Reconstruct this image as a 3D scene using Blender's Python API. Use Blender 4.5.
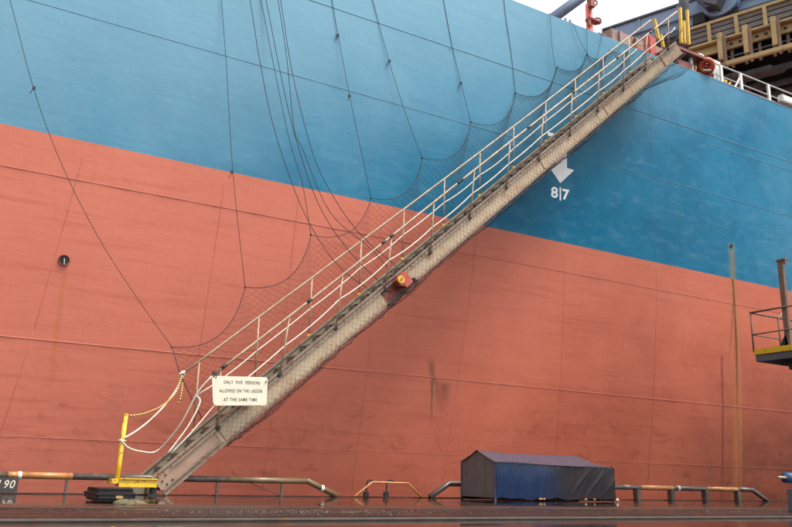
import bpy, math, random
from mathutils import Vector, Matrix
random.seed(7)
R = math.radians
for o in list(bpy.data.objects): bpy.data.objects.remove(o)
S = bpy.context.scene
COL = S.collection

# ------------------------------------------------------------------ camera
# X runs along the quay and the ship (to the right = away), Y towards the ship, Z up; the quay surface is z = 0
EYE = 0.38
AX = Vector((0.86346253, -0.14963071, 0.48170853))   # world X in camera (right, up, forward)
AY = Vector((-0.50379618, -0.20861442, 0.8382538))
AZ = Vector((0.02493717, 0.96648366, 0.25551412))
cam = bpy.data.cameras.new('camera'); co = bpy.data.objects.new('camera', cam); COL.objects.link(co)
m = Matrix(((AX[0], AX[1], -AX[2], 0), (AY[0], AY[1], -AY[2], 0), (AZ[0], AZ[1], -AZ[2], EYE), (0, 0, 0, 1)))
co.matrix_world = m
cam.sensor_width = 36; cam.lens = 36 * 800 / 792; cam.clip_start = 0.05; cam.clip_end = 3000
S.camera = co

# ------------------------------------------------------------------ light: bright overcast
SUN_EL, SUN_AZ = 48, 205
w = bpy.data.worlds.new("World"); S.world = w; w.use_nodes = True
nt = w.node_tree; bg = nt.nodes['Background']
sky = nt.nodes.new('ShaderNodeTexSky'); sky.sky_type = 'NISHITA'; sky.sun_disc = False
sky.sun_elevation = R(SUN_EL); sky.sun_rotation = R(SUN_AZ); sky.dust_density = 4.0; sky.air_density = 1.0; sky.altitude = 0
hs = nt.nodes.new('ShaderNodeHueSaturation'); hs.inputs['Saturation'].default_value = 0.22
nt.links.new(sky.outputs[0], hs.inputs['Color']); nt.links.new(hs.outputs[0], bg.inputs['Color'])
bg.inputs['Strength'].default_value = 0.15
sd = bpy.data.lights.new('sun', 'SUN'); sd.energy = 1.2; sd.angle = R(25); sd.color = (1, 0.96, 0.9)
so = bpy.data.objects.new('sun', sd); COL.objects.link(so)
sdir = Vector((0.25, -0.42, 1.0)).normalized()           # towards the sun: high, veiled by cloud
sd.angle = R(18)
so.rotation_euler = sdir.to_track_quat('Z', 'Y').to_euler()
sky.sun_elevation = math.asin(sdir.z); sky.sun_rotation = math.atan2(sdir.x, sdir.y)
S.view_settings.view_transform = 'Standard'; S.view_settings.look = 'None'
S.view_settings.exposure = 1.5; S.view_settings.gamma = 1

# ------------------------------------------------------------------ helpers
def ray(px, py):
    c = Vector((px - 396., 263.5 - py, 800.))
    return Vector((AX.dot(c), AY.dot(c), AZ.dot(c)))
def at(px, py, Y):
    """a point of the vertical plane Y (parallel to the quay) seen at a place of the photograph"""
    r = ray(px, py); t = Y / r.y
    return Vector((r.x * t, Y, r.z * t + EYE))
def ground(px, py, z=0.0):
    r = ray(px, py); t = (z - EYE) / r.z
    return Vector((r.x * t, r.y * t, z))
YD, KA, KB, ZD = 13.15, 0.03, 0.0105, 11.27     # hull: Y at the deck edge, flare growing downwards, deck height
def hy(z): d = max(0., ZD - z); return YD + KA * d + KB * d * d
def hk(z): return KA + 2 * KB * (ZD - z)
def hull(px, py, off=0.0):
    r = ray(px, py); lo, hi = 1e-4, 1.0
    for k in range(60):
        t = (lo + hi) / 2
        if r.y * t < hy(r.z * t + EYE) - off: lo = t
        else: hi = t
    return Vector((r.x * t, r.y * t, r.z * t + EYE))

class MB:
    def __init__(s): s.v = []; s.f = []
    def add(s, vs, fs):
        n = len(s.v); s.v += [Vector(v) for v in vs]; s.f += [tuple(i + n for i in f) for f in fs]; return s
    def box(s, c, size, ax=None):
        X, Y, Z = ax or (Vector((1, 0, 0)), Vector((0, 1, 0)), Vector((0, 0, 1)))
        c = Vector(c); a, b, d = (k / 2 for k in size)
        vs = [c + X * (i * a) + Y * (j * b) + Z * (k * d) for i in (-1, 1) for j in (-1, 1) for k in (-1, 1)]
        return s.add(vs, [(0, 1, 3, 2), (4, 6, 7, 5), (0, 4, 5, 1), (2, 3, 7, 6), (0, 2, 6, 4), (1, 5, 7, 3)])
    def mm(s, a, b):
        a = Vector(a); b = Vector(b)
        return s.box((a + b) / 2, [abs(b[i] - a[i]) for i in range(3)])
    def beam(s, p, q, w, h, up=(0, 0, 1)):
        p = Vector(p); q = Vector(q); X = (q - p).normalized(); Y = Vector(up).cross(X).normalized(); Z = X.cross(Y)
        return s.box((p + q) / 2, ((q - p).length, w, h), (X, Y, Z))
    def tube(s, pts, r, n=8, cap=True):
        pts = [Vector(p) for p in pts]; N = len(pts)
        rs = r if isinstance(r, (list, tuple)) else [r] * N
        d = (pts[1] - pts[0]).normalized()
        u = d.cross(Vector((0, 0, 1)) if abs(d.z) < .9 else Vector((0, 1, 0))).normalized()
        vs = []
        for i, p in enumerate(pts):
            d2 = (pts[min(i + 1, N - 1)] - pts[max(i - 1, 0)])
            if d2.length > 1e-9: d = d2.normalized()
            u = (u - d * u.dot(d)).normalized(); v = d.cross(u)
            for k in range(n):
                a = 2 * math.pi * k / n
                vs.append(p + (u * math.cos(a) + v * math.sin(a)) * rs[i])
        fs = [(i * n + k, i * n + (k + 1) % n, (i + 1) * n + (k + 1) % n, (i + 1) * n + k) for i in range(N - 1) for k in range(n)]
        if cap: fs += [tuple(range(n))[::-1], tuple(range((N - 1) * n, N * n))]
        return s.add(vs, fs)
    def prism(s, poly, d):
        """closed outline extruded by the vector d"""
        n = len(poly); d = Vector(d); p = [Vector(q) for q in poly]
        return s.add(p + [q + d for q in p], [tuple(range(n))[::-1], tuple(range(n, 2 * n))] + [(i, (i + 1) % n, n + (i + 1) % n, n + i) for i in range(n)])
    def grid(s, fn, nu, nv):
        vs = [fn(i / nu, j / nv) for j in range(nv + 1) for i in range(nu + 1)]
        return s.add(vs, [(j * (nu + 1) + i, j * (nu + 1) + i + 1, (j + 1) * (nu + 1) + i + 1, (j + 1) * (nu + 1) + i) for j in range(nv) for i in range(nu)])
    def torus(s, c, ax, R0, r0, n=28, k=10):
        ax = Vector(ax).normalized(); u = ax.orthogonal().normalized(); v = ax.cross(u); c = Vector(c)
        vs = []
        for i in range(n):
            a = 2 * math.pi * i / n; d = u * math.cos(a) + v * math.sin(a)
            for j in range(k):
                b = 2 * math.pi * j / k; vs.append(c + d * (R0 + r0 * math.cos(b)) + ax * (r0 * math.sin(b)))
        return s.add(vs, [(i * k + j, ((i + 1) % n) * k + j, ((i + 1) % n) * k + (j + 1) % k, i * k + (j + 1) % k) for i in range(n) for j in range(k)])
    def build(s, name, mat, parent=None, smooth=False, bevel=0, kind=None, label=None, cat=None, group=None, seg=2):
        me = bpy.data.meshes.new(name); off = root_loc(parent)
        me.from_pydata([v - off for v in s.v], [], s.f); me.update()
        import bmesh
        bm = bmesh.new(); bm.from_mesh(me); bmesh.ops.recalc_face_normals(bm, faces=bm.faces)
        if bevel: bmesh.ops.bevel(bm, geom=list(bm.edges), offset=bevel, segments=seg, affect='EDGES', clamp_overlap=True)
        bm.to_mesh(me); bm.free()
        if smooth:
            for p in me.polygons: p.use_smooth = True
        me.materials.append(mat)
        o = bpy.data.objects.new(name, me); COL.objects.link(o)
        if parent: o.parent = parent
        tag(o, label, cat, group, kind)
        return o
def root_loc(o):
    v = Vector((0, 0, 0))
    while o: v = v + o.location; o = o.parent
    return v
def tag(o, label=None, cat=None, group=None, kind=None):
    if label: o['label'] = label
    if cat: o['category'] = cat
    if group: o['group'] = group
    if kind: o['kind'] = kind
    return o
def empty(name, loc, label, cat, group=None):
    o = bpy.data.objects.new(name, None); COL.objects.link(o); o.location = loc; o.empty_display_size = .2
    return tag(o, label, cat, group)
def text_mesh(txt, font_space=1.0, extrude=0.0, bold=0.0, align='CENTER'):
    cu = bpy.data.curves.new('t', 'FONT'); cu.body = txt; cu.size = 1; cu.extrude = extrude; cu.offset = bold
    cu.space_character = font_space; cu.align_x = align; cu.align_y = 'CENTER'
    ob = bpy.data.objects.new('t', cu); COL.objects.link(ob)
    me = bpy.data.meshes.new_from_object(ob); bpy.data.objects.remove(ob)
    vs = [v.co.copy() for v in me.vertices]; fs = [tuple(p.vertices) for p in me.polygons]
    return vs, fs
def catenary(a, b, sag, n=12, side=Vector((0, 0, 0))):
    a = Vector(a); b = Vector(b)
    return [a.lerp(b, i / n) - Vector((0, 0, sag * 4 * (i / n) * (1 - i / n))) + side * 4 * (i / n) * (1 - i / n) for i in range(n + 1)]
def smooth_path(pts, k=6):
    pts = [Vector(p) for p in pts]; P = [pts[0] * 2 - pts[1]] + pts + [pts[-1] * 2 - pts[-2]]; out = []
    for i in range(1, len(P) - 2):
        for j in range(k):
            t = j / k; a, b, c, d = P[i - 1], P[i], P[i + 1], P[i + 2]
            out.append(0.5 * ((2 * b) + (c - a) * t + (2 * a - 5 * b + 4 * c - d) * t * t + (3 * b - a - 3 * c + d) * t ** 3))
    return out + [pts[-1]]

# ------------------------------------------------------------------ materials
class NT:
    """thin helper for node trees"""
    def __init__(s, name):
        s.m = bpy.data.materials.new(name); s.m.use_nodes = True; s.t = s.m.node_tree
        s.b = s.t.nodes['Principled BSDF']; s.tc = s.t.nodes.new('ShaderNodeTexCoord')
    def n(s, typ, **kw):
        x = s.t.nodes.new(typ)
        for k, v in kw.items(): setattr(x, k, v)
        return x
    def l(s, a, b): s.t.links.new(a, b)
    def mapping(s, scale=(1, 1, 1), loc=(0, 0, 0), rot=(0, 0, 0), src=None):
        x = s.n('ShaderNodeMapping'); x.inputs['Scale'].default_value = scale; x.inputs['Location'].default_value = loc
        x.inputs['Rotation'].default_value = rot
        s.l(src or s.tc.outputs['Object'], x.inputs[0]); return x.outputs[0]
    def noise(s, scale, detail=4, rough=.55, vec=None, dist=0):
        x = s.n('ShaderNodeTexNoise'); x.inputs['Scale'].default_value = scale; x.inputs['Detail'].default_value = detail
        x.inputs['Roughness'].default_value = rough; x.inputs['Distortion'].default_value = dist
        s.l(vec or s.tc.outputs['Object'], x.inputs['Vector']); return x.outputs['Fac']
    def ramp(s, f, a, b, va=0., vb=1.):
        x = s.n('ShaderNodeMapRange'); x.interpolation_type = 'SMOOTHSTEP'
        for i, v in zip((1, 2, 3, 4), (a, b, va, vb)): x.inputs[i].default_value = v
        s.l(f, x.inputs[0]); return x.outputs[0]
    def math(s, op, a, b=None, c=None):
        x = s.n('ShaderNodeMath', operation=op)
        for i, v in enumerate((a, b, c)):
            if v is None: continue
            if isinstance(v, (int, float)): x.inputs[i].default_value = v
            else: s.l(v, x.inputs[i])
        return x.outputs[0]
    def mix(s, f, a, b, blend='MIX'):
        x = s.n('ShaderNodeMix', data_type='RGBA', blend_type=blend)
        for i, v in ((0, f), (6, a), (7, b)):
            if isinstance(v, (int, float)): x.inputs[i].default_value = v
            elif isinstance(v, tuple): x.inputs[i].default_value = (*v, 1)
            else: s.l(v, x.inputs[i])
        return x.outputs[2]
    def xyz(s):
        x = s.n('ShaderNodeSeparateXYZ'); s.l(s.tc.outputs['Object'], x.inputs[0]); return x.outputs
    def bump(s, h, strength, dist=.01, prev=None):
        x = s.n('ShaderNodeBump'); x.inputs['Strength'].default_value = strength; x.inputs['Distance'].default_value = dist
        s.l(h, x.inputs['Height'])
        if prev: s.l(prev, x.inputs['Normal'])
        return x.outputs[0]
    def out(s, col=None, rough=None, nor=None, metal=0., spec=.5):
        for v, k in ((col, 'Base Color'), (rough, 'Roughness'), (nor, 'Normal')):
            if v is None: continue
            if isinstance(v, tuple): s.b.inputs[k].default_value = (*v, 1)
            elif isinstance(v, (int, float)): s.b.inputs[k].default_value = v
            else: s.l(v, s.b.inputs[k])
        s.b.inputs['Metallic'].default_value = metal; s.b.inputs['Specular IOR Level'].default_value = spec
        return s.m

def worn(name, col, dark=None, rough=.5, scale=6., rust=0., metal=0., bump=.3, spec=.5, rustcol=(.16, .06, .025), amount=.6, rs=9.):
    t = NT(name); d = dark or tuple(c * .6 for c in col)
    n1 = t.noise(scale, 6, .65); c = t.mix(t.ramp(n1, .35, .7, 0, amount), col, d)
    if rust > 0:
        n2 = t.noise(rs, 8, .7, dist=.6); c = t.mix(t.ramp(n2, .66 - rust * .3, .72 - rust * .2), c, rustcol)
    n3 = t.noise(scale * 12, 4)
    r = t.ramp(n1, .2, .8, max(rough - .12, .02), min(rough + .12, 1))
    return t.out(c, r, t.bump(n3, bump, .004), metal, spec)

def hull_mat(name, blue):
    t = NT(name)
    P = t.xyz()
    rk = t.n('ShaderNodeMapping'); rk.inputs['Scale'].default_value = (1, 1, 1)
    # vertical runs of grime and small scale roller marks
    streak = t.noise(1, 6, .6, t.mapping((2.2, 1, .12)))
    fine = t.noise(1, 5, .6, t.mapping((14, 5, .6)))
    cloud = t.noise(.55, 5, .62, dist=.4)
    cloud2 = t.noise(2.6, 6, .6, dist=.8)
    lap = t.noise(1, 3, .5, t.mapping((.35, 1, 3.2)))
    if blue:
        c = t.mix(t.ramp(cloud, .36, .64), (.003, .108, .200), (.007, .140, .245))
        c = t.mix(t.ramp(cloud2, .52, .70, 0, .5), c, (.004, .095, .195))
        c = t.mix(t.ramp(streak, .50, .75, 0, .25), c, (.02, .15, .245))
        # sky sheen painted paler towards the upper left, with some chalky fading
        bl = t.math('ADD', t.math('MULTIPLY', P[0], -.12), t.math('MULTIPLY', P[2], .30))
        bl = t.math('ADD', bl, t.math('MULTIPLY', t.noise(.3, 5, .65), 1.3))
        c = t.mix(t.ramp(bl, BL0, BL1, 0, .85), c, (.165, .315, .40))
        sky_sheen = t.math('MULTIPLY', t.ramp(P[0], 8., 15.), t.ramp(t.noise(.28, 5, .6, t.mapping(loc=(3, 0, 1))), .42, .62))
        c = t.mix(t.math('MULTIPLY', sky_sheen, .45), c, (.13, .27, .35))  # broad pale sky reflection at the right, painted into the blue
        scuff = t.math('MULTIPLY', t.ramp(t.noise(1, 6, .7, t.mapping((1.2, 1, 2.4), rot=(0, .5, 0)), 1.5), .58, .70), .35)
        c = t.mix(t.math('MULTIPLY', scuff, .6), c, (.15, .29, .36))
        c = t.mix(t.ramp(t.noise(1, 6, .65, t.mapping((1.6, 4, 5))), .48, .72, 0, .22), c, (.12, .26, .34))
        c = t.mix(t.ramp(t.noise(1, 7, .75, t.mapping((2.0, 2, 3.4)), 1.2), .62, .72, 0, .45), c, (.010, .12, .22))
        c = t.mix(t.ramp(t.noise(14, 3, .6), .75, .80, 0, .4), c, (.02, .08, .13))
    else:
        c = t.mix(t.ramp(cloud, .36, .64), (.42, .100, .054), (.49, .126, .070))
        c = t.mix(t.ramp(lap, .45, .7, 0, .25), c, (.35, .080, .043))
        c = t.mix(t.ramp(streak, .52, .78, 0, .35), c, (.50, .15, .09))
        c = t.mix(t.ramp(cloud2, .56, .75, 0, .15), c, (.33, .074, .04))
        bl = t.math('ADD', t.math('MULTIPLY', P[0], -.10), t.math('MULTIPLY', P[2], .14))
        bl = t.math('ADD', bl, t.math('MULTIPLY', t.noise(.4, 4, .6), .9))
        c = t.mix(t.ramp(bl, RL0, RL1, 0, .8), c, (.51, .158, .107))  # brighter light on the upper left painted in as paler red
        c = t.mix(t.ramp(fine, .5, .78, 0, .25), c, (.36, .12, .08))
        c = t.mix(t.ramp(t.noise(1, 6, .65, t.mapping((.5, 3, 9))), .50, .72, 0, .30), c, (.30, .062, .034))
        c = t.mix(t.ramp(t.noise(1, 7, .75, t.mapping((2.2, 2, 2.8)), 1.2), .66, .74, 0, .45), c, (.25, .060, .036))
        c = t.mix(t.ramp(t.noise(16, 3, .6), .76, .80, 0, .5), c, (.22, .06, .035))
        # shade low on the side towards the right, painted into the red
        low_shade = t.math('MULTIPLY', t.math('MULTIPLY', t.ramp(P[2], 7.2, 2.6), t.ramp(P[0], 2.5, 12.)), t.ramp(t.noise(1, 6, .65, t.mapping((.5, 1, 1.0))), .25, .6, .6, 1.))
        c = t.mix(t.math('MULTIPLY', low_shade, .95), c, (.125, .036, .022))
        # dark marks near the waterline
        low = t.math('MULTIPLY', t.ramp(P[2], 5.2, 2.6), t.ramp(t.noise(1, 9, .78, t.mapping((.9, 1, 1.5)), dist=1.2), .52, .66))
        c = t.mix(t.math('MULTIPLY', low, t.ramp(P[0], 0., 9., .35, .8)), c, (.13, .038, .024))
    def blob(px, py, hw, z0, z1, colr, amt, wob=.25, sc=3., q=None):
        """a stain of its own shape: a vertical run centred at px, py"""
        nonlocal c
        p = hull(px, py) - SHIP; hw *= 1.0 + max(0, p.x + SHIP.x - 10) * .10; wob *= .4
        sl = 0.
        if q: h2 = hull(*q) - SHIP; sl = (h2.x - p.x) / (h2.z - p.z)
        dx = t.math('ADD', t.math('SUBTRACT', t.math('SUBTRACT', P[0], p.x), t.math('MULTIPLY', t.math('SUBTRACT', P[2], p.z), sl)), t.math('MULTIPLY', t.math('SUBTRACT', t.noise(1, 5, .6, t.mapping((.4, 1, sc * .25))), .5), wob))
        ax = t.math('ABSOLUTE', dx)
        mx = t.ramp(t.math('ADD', ax, t.math('MULTIPLY', t.noise(9, 5, .7), hw * 1.2)), hw * 1.9, hw * .5)
        mz = t.math('MULTIPLY', t.ramp(P[2], z0 - SHIP.z, z0 - SHIP.z + .5 + min(3., (z1 - z0) * .5)), t.ramp(P[2], z1 - SHIP.z + .12, z1 - SHIP.z - .02))
        f = t.math('MULTIPLY', t.math('MULTIPLY', mx, mz), amt)
        c = t.mix(f, c, colr)
    zh = hull(731, 246).z
    if blue:
        blob(731.3, 250, .085, 3, zh, (.15, .17, .12), .8, q=(733, 290))
        blob(731.3, 250, .028, 3, zh - .2, (.22, .10, .035), .85, q=(733, 290))
    else:
        blob(733, 290, .11, -2, zh, (.34, .125, .045), .75, .3, q=(736, 480))
        blob(733.4, 290, .032, 1.0, zh, (.13, .030, .010), 1., .1, q=(736, 480))
        blob(735, 290, .018, -2, zh, (.34, .19, .08), .6, .1, q=(741, 480))
        blob(722.5, 420, .03, -2, 3.6, (.13, .025, .015), .75, .6, q=(722, 480))
        blob(731, 330, .02, 3.0, 5.2, (.17, .04, .02), .7, .2, q=(722, 420))
        blob(64, 275, .06, 1.2, hull(64, 262).z, (.40, .12, .04), .5, .2, q=(56, 340))
        z0, z1 = hull(430, 438).z, hull(430, 382).z
        blob(432, 385, .035, z0, z1, (.10, .075, .05), .95, .1, q=(431, 438))
        blob(435, 385, .020, z0 + .4, z1, (.26, .17, .12), .8, .1, q=(431, 438))
        blob(443, 390, .2, z0 + .35, z1 - .05, (.16, .060, .040), .8, 1.2, q=(441, 430))
        blob(438, 412, .1, z0 + .5, z0 + 1.5, (.15, .06, .04), .8, 1.5, q=(440, 430))
        blob(422.5, 390, .035, z0 + .75, z1 - .1, (.30, .15, .06), .8, .3, q=(422, 410))
        blob(486, 392, .02, z0 + .8, z1 + .1, (.30, .14, .08), .7, .3, q=(482, 405))
    orange = t.noise(45, 4, .65); dent = t.noise(.8, 4, .5)
    nb = t.bump(orange, .22, .005); nb = t.bump(cloud2, .30, .012, nb); nb = t.bump(t.noise(1, 4, .6, t.mapping((.9, 1, 7))), .45, .008, nb); nb = t.bump(dent, .22, .06, nb)
    r = t.math('ADD', t.ramp(cloud2, .3, .7, .26 if blue else .40, .42 if blue else .58), t.math('MULTIPLY', streak, .12))
    return t.out(c, r, nb, 0, .12 if blue else .18)
SHIP = Vector((10.0, 14.0, -2.0))
BL0, BL1, RL0, RL1 = 2.9, 4.8, .1, 2.0

def quay_mat(name, base, wet, rs=1.0, thr=.47, spec=.35):
    t = NT(name)
    v = t.mapping((.5, 2.2, 1)); n1 = t.noise(1.1, 7, .62, v, 1.0); n2 = t.noise(14, 6, .7); n3 = t.noise(55, 4, .7)
    n4 = t.noise(2.2, 5, .65, t.mapping((.25, 3, 1)), .6)
    c = t.mix(t.ramp(n2, .3, .75), tuple(k * .55 for k in base), tuple(k * 1.25 for k in base))
    c = t.mix(t.ramp(n4, .55, .75, 0, .6), c, (base[0] * 1.7, base[1] * 1.5, base[2] * 1.25))
    p = t.ramp(n1, thr, thr + .14)      # 1 = standing water
    rough = t.math('ADD', t.math('MULTIPLY', t.math('SUBTRACT', 1., p), .50 * rs), .04)
    c = t.mix(t.math('MULTIPLY', p, wet), c, tuple(k * .35 for k in base))
    dry = t.math('SUBTRACT', 1., p)
    h = t.math('ADD', t.math('MULTIPLY', n3, .4), n2)
    b = t.n('ShaderNodeBump'); b.inputs['Distance'].default_value = .012; t.l(t.math('MULTIPLY', dry, .45 * rs), b.inputs['Strength']); t.l(h, b.inputs['Height'])
    return t.out(c, rough, b.outputs[0], 0, spec)

M = {}
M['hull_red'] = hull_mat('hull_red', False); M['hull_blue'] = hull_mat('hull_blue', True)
M['seam_red'] = worn('seam_red', (.36, .090, .052), (.46, .15, .10), .5, 1.5); M['seam_blue'] = worn('seam_blue', (.08, .20, .28), (.15, .29, .37), .5, 1.5)
M['white_paint'] = worn('white_paint', (.60, .60, .56), (.45, .45, .40), .5, 8)
M['quay'] = quay_mat('quay', (.020, .012, .009), .8, .45, .38, .5)
M['quay_strip'] = quay_mat('quay_strip', (.016, .011, .009), .3, .8, .50, .15)
M['quay_edge'] = quay_mat('quay_edge', (.022, .014, .011), .6, .5, .4, .5)
M['quay_joint'] = quay_mat('quay_joint', (.040, .024, .017), .3, .7, .5, .3)
M['stone'] = worn('stone', (.13, .10, .085), rough=.6, scale=20)
M['rail_steel'] = worn('rail_steel', (.10, .08, .065), (.05, .032, .024), .45, 5, .4, 0, spec=.4)
M['black_rubber'] = worn('black_rubber', (.012, .011, .011), (.026, .02, .018), .55, 8, spec=.25)
M['yellow'] = worn('yellow', (.60, .38, .012), (.42, .24, .01), .45, 10, .35, rs=14)
M['yellow_dirty'] = worn('yellow_dirty', (.50, .30, .09), (.33, .18, .06), .6, 4, .4, rs=5)
M['stringer'] = worn('stringer', (.38, .29, .19), (.25, .17, .10), .5, 3, .42, .1, rs=4, rustcol=(.33, .17, .08))
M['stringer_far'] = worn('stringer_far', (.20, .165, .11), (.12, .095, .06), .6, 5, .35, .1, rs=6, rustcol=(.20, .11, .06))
M['foot_plate'] = worn('foot_plate', (.27, .175, .12), (.20, .12, .08), .5, 3, .3, .1, rs=6, rustcol=(.25, .13, .07))
M['channel'] = worn('channel', (.24, .18, .13), (.12, .08, .055), .5, 6, .45, .3, rs=10)
M['handrail'] = worn('handrail', (.34, .255, .17), (.19, .115, .065), .5, 7, .55, .1, rs=12, rustcol=(.28, .15, .08))
M['tread'] = worn('tread', (.16, .13, .10), (.08, .07, .06), .6, 10, .3)
M['clamp'] = worn('clamp', (.022, .019, .017), rough=.6, spec=.3)
M['rope_white'] = worn('rope_white', (.60, .54, .45), (.45, .37, .28), .8, 20)
M['rope_dark'] = worn('rope_dark', (.028, .024, .026), rough=.85, scale=30)
M['net_cord'] = worn('net_cord', (.030, .018, .018), rough=.9, scale=30)
M['rag'] = worn('rag', (.09, .075, .03), (.04, .03, .015), .8, 12)
M['net_hem'] = worn('net_hem', (.05, .022, .018), rough=.9)
M['orange'] = worn('orange', (.42, .07, .018), (.28, .038, .015), .5, 8, .2)
M['block_red'] = worn('block_red', (.36, .050, .024), (.20, .028, .015), .5, 8, .3)
M['red_oxide'] = worn('red_oxide', (.22, .042, .024), (.12, .03, .02), .6, 4, .4, rs=5, rustcol=(.10, .04, .03))
M['red_mast'] = worn('red_mast', (.45, .08, .055), (.30, .05, .04), .5, 5)
M['mark_white'] = worn('mark_white', (.92, .92, .90), (.82, .82, .80), .5, 8)
M['sign_white'] = worn('sign_white', (.60, .54, .42), (.50, .42, .30), .55, 9, amount=.5)
M['ink'] = worn('ink', (.04, .03, .03), rough=.7)
M['pipe_dark'] = worn('pipe_dark', (.060, .050, .046), (.12, .08, .06), .35, 6, .35, .2, rs=8, rustcol=(.20, .11, .06))
M['pipe_tan'] = worn('pipe_tan', (.17, .11, .055), (.05, .038, .03), .35, 5, .3, .2, rs=7)
M['pipe_orange'] = worn('pipe_orange', (.38, .17, .05), (.26, .10, .03), .4, 8, .35, .1, rs=10)
M['plate_dark'] = worn('plate_dark', (.022, .018, .016), (.04, .03, .026), .5, 8)
M['shed_wall'] = worn('shed_wall', (.125, .102, .095), (.085, .070, .066), .55, 5)
M['shed_frame'] = worn('shed_frame', (.06, .06, .07), rough=.5)
M['roof_tarp'] = worn('roof_tarp', (.045, .045, .068), (.030, .026, .036), .35, 2, .12, rs=2.5, bump=.03, rustcol=(.24, .12, .08))
M['girder'] = worn('girder', (.16, .24, .37), (.23, .26, .32), .5, .6, .12, rs=1.2)
M['girder_edge'] = worn('girder_edge', (.06, .06, .075), rough=.6, scale=2)
M['gallery_panel'] = worn('gallery_panel', (.13, .105, .095), (.09, .07, .06), .6, 1.2, .2, rs=2)
M['boom_yellow'] = worn('boom_yellow', (.38, .27, .11), (.24, .16, .07), .6, .6, .25, rs=1.2)
M['near_black'] = worn('near_black', (.008, .008, .008), (.014, .012, .012), .9, 1.5, spec=.05)  # plain near-black for undersides, gaps and backings
M['belt_grey'] = worn('belt_grey', (.10, .105, .11), (.03, .03, .032), .8, 2, spec=.1)
M['steel_grey'] = worn('steel_grey', (.075, .08, .09), (.05, .045, .045), .5, 3, .25, rs=4)
M['rust_pipe'] = worn('rust_pipe', (.17, .095, .06), (.09, .055, .04), .6, 5, .3)
M['motor_blue'] = worn('motor_blue', (.012, .06, .16), rough=.45)
M['jib_blue'] = worn('jib_blue', (.10, .14, .22), rough=.5, scale=1)
M['deck_paint'] = worn('deck_paint', (.24, .10, .07), rough=.6, scale=1)
M['hatch'] = worn('hatch', (.24, .16, .135), (.15, .10, .09), .6, .8, .3, rs=2)
M['dark_hole'] = worn('dark_hole', (.015, .01, .01), rough=.8)
def tarp_mat():
    t = NT('blue_tarp'); P = t.xyz()
    n = t.noise(3, 5, .6); f = t.math('ADD', P[0], t.math('MULTIPLY', n, .9))
    c = t.mix(t.ramp(n, .3, .7), (.004, .012, .040), (.007, .019, .058))
    c = t.mix(t.ramp(f, 1.35, 2.15), c, (.014, .010, .012))
    c = t.mix(t.ramp(t.noise(12, 5, .7), .62, .75, 0, .4), c, (.022, .019, .025))
    return t.out(c, .28, t.bump(t.noise(1, 5, .6, t.mapping((9, 1, 3))), .35, .02), 0, .22)
M['blue_tarp'] = tarp_mat()
def water_mat():
    t = NT('harbour_water')
    return t.out((.015, .03, .03), .06, t.bump(t.noise(1.5, 5, .6), .5, .08), 0, .5)
M['water'] = water_mat()
def striped():
    t = NT('yellow_black_chain'); w_ = t.n('ShaderNodeTexWave', wave_type='BANDS', bands_direction='DIAGONAL'); w_.inputs['Scale'].default_value = 9
    t.l(t.tc.outputs['Object'], w_.inputs[0]); return t.out(t.mix(t.ramp(w_.outputs['Fac'], .45, .55), (.03, .025, .02), (.70, .45, .10)), .6)
M['chain'] = striped()

# ------------------------------------------------------------------ setting: quay, crane rail, water
YQ = 12.85
def quay_top(nm, y0, y1, z, mat, x0=-80, x1=300):
    return MB().mm((x0, y0, z - 1.2), (x1, y1, z)).build(nm, mat, kind='structure')
quay = quay_top('quay', 6.42, YQ - .28, 0.0, M['quay'])
quay_top('quay_edge', YQ - .28, YQ, 0.012, M['quay_edge'])
quay_top('quay_apron', -120, 6.02, 0.0, M['quay'])
MB().mm((-80, 6.02, -1.2), (300, 6.42, -.03)).build('rail_groove', M['near_black'], kind='structure')
MB().mm((-80, 6.235, -.04), (300, 6.265, .012)).mm((-80, 6.215, .012), (300, 6.285, .026)).build('crane_rail', M['rail_steel'], kind='structure')
# rough asphalt strip beside the rail with a ragged edge
random.seed(3)
def strip(y0, y1, z, mat, nm, amp=.06, step=.22):
    x = -12.; a = []; b = []
    while x < 60:
        a.append((x, y0 + random.uniform(-amp, amp) * .5)); b.append((x, y1 + random.uniform(-amp, amp) + .05 * math.sin(x * 1.3))); x += step * random.uniform(.5, 1.5)
    n = len(a); mb = MB(); fs = []
    vs = [(p[0], p[1], -.01) for p in a] + [(p[0], p[1] + .0005, z + random.uniform(-.003, .003)) for p in a] + [(p[0], p[1] - .0005, z + random.uniform(-.003, .003)) for p in b] + [(p[0], p[1], -.01) for p in b]
    for k in range(3):
        fs += [(k * n + i, k * n + i + 1, (k + 1) * n + i + 1, (k + 1) * n + i) for i in range(n - 1)]
    return mb.add(vs, fs).build(nm, mat, kind='structure')
strip(6.75, 7.95, .007, M['quay_strip'], 'asphalt_strip')
strip(8.3, 9.2, .006, M['quay_joint'], 'concrete_joint', .03)
random.seed(5)
pb = MB()
for i in range(1500):
    x = random.uniform(1, 14); y = random.choice([random.gauss(7.3, .3), random.gauss(7.8, .2), random.uniform(6.5, 12)])
    if random.random() < .45: x = random.gauss(3.4, .8); y = random.gauss(7.5, .25)
    if not 6.5 < y < 12.4: continue
    r_ = random.uniform(.002, .007); c = Vector((x, y, (.007 if 6.75 < y < 7.95 else 0) + r_ * .5))
    vs = [c + Vector((r_ * random.uniform(.7, 1.4), 0, 0)), c + Vector((0, r_, 0)), c - Vector((r_ * random.uniform(.7, 1.4), 0, 0)), c - Vector((0, r_, 0)), c + Vector((0, 0, r_ * .8)), c - Vector((0, 0, r_ * .8))]
    pb.add(vs, [(0, 1, 4), (1, 2, 4), (2, 3, 4), (3, 0, 4), (1, 0, 5), (2, 1, 5), (3, 2, 5), (0, 3, 5)])
pb.build('gravel', M['stone'], kind='stuff', label='loose gravel scattered over the wet quay', cat='gravel')
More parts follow.
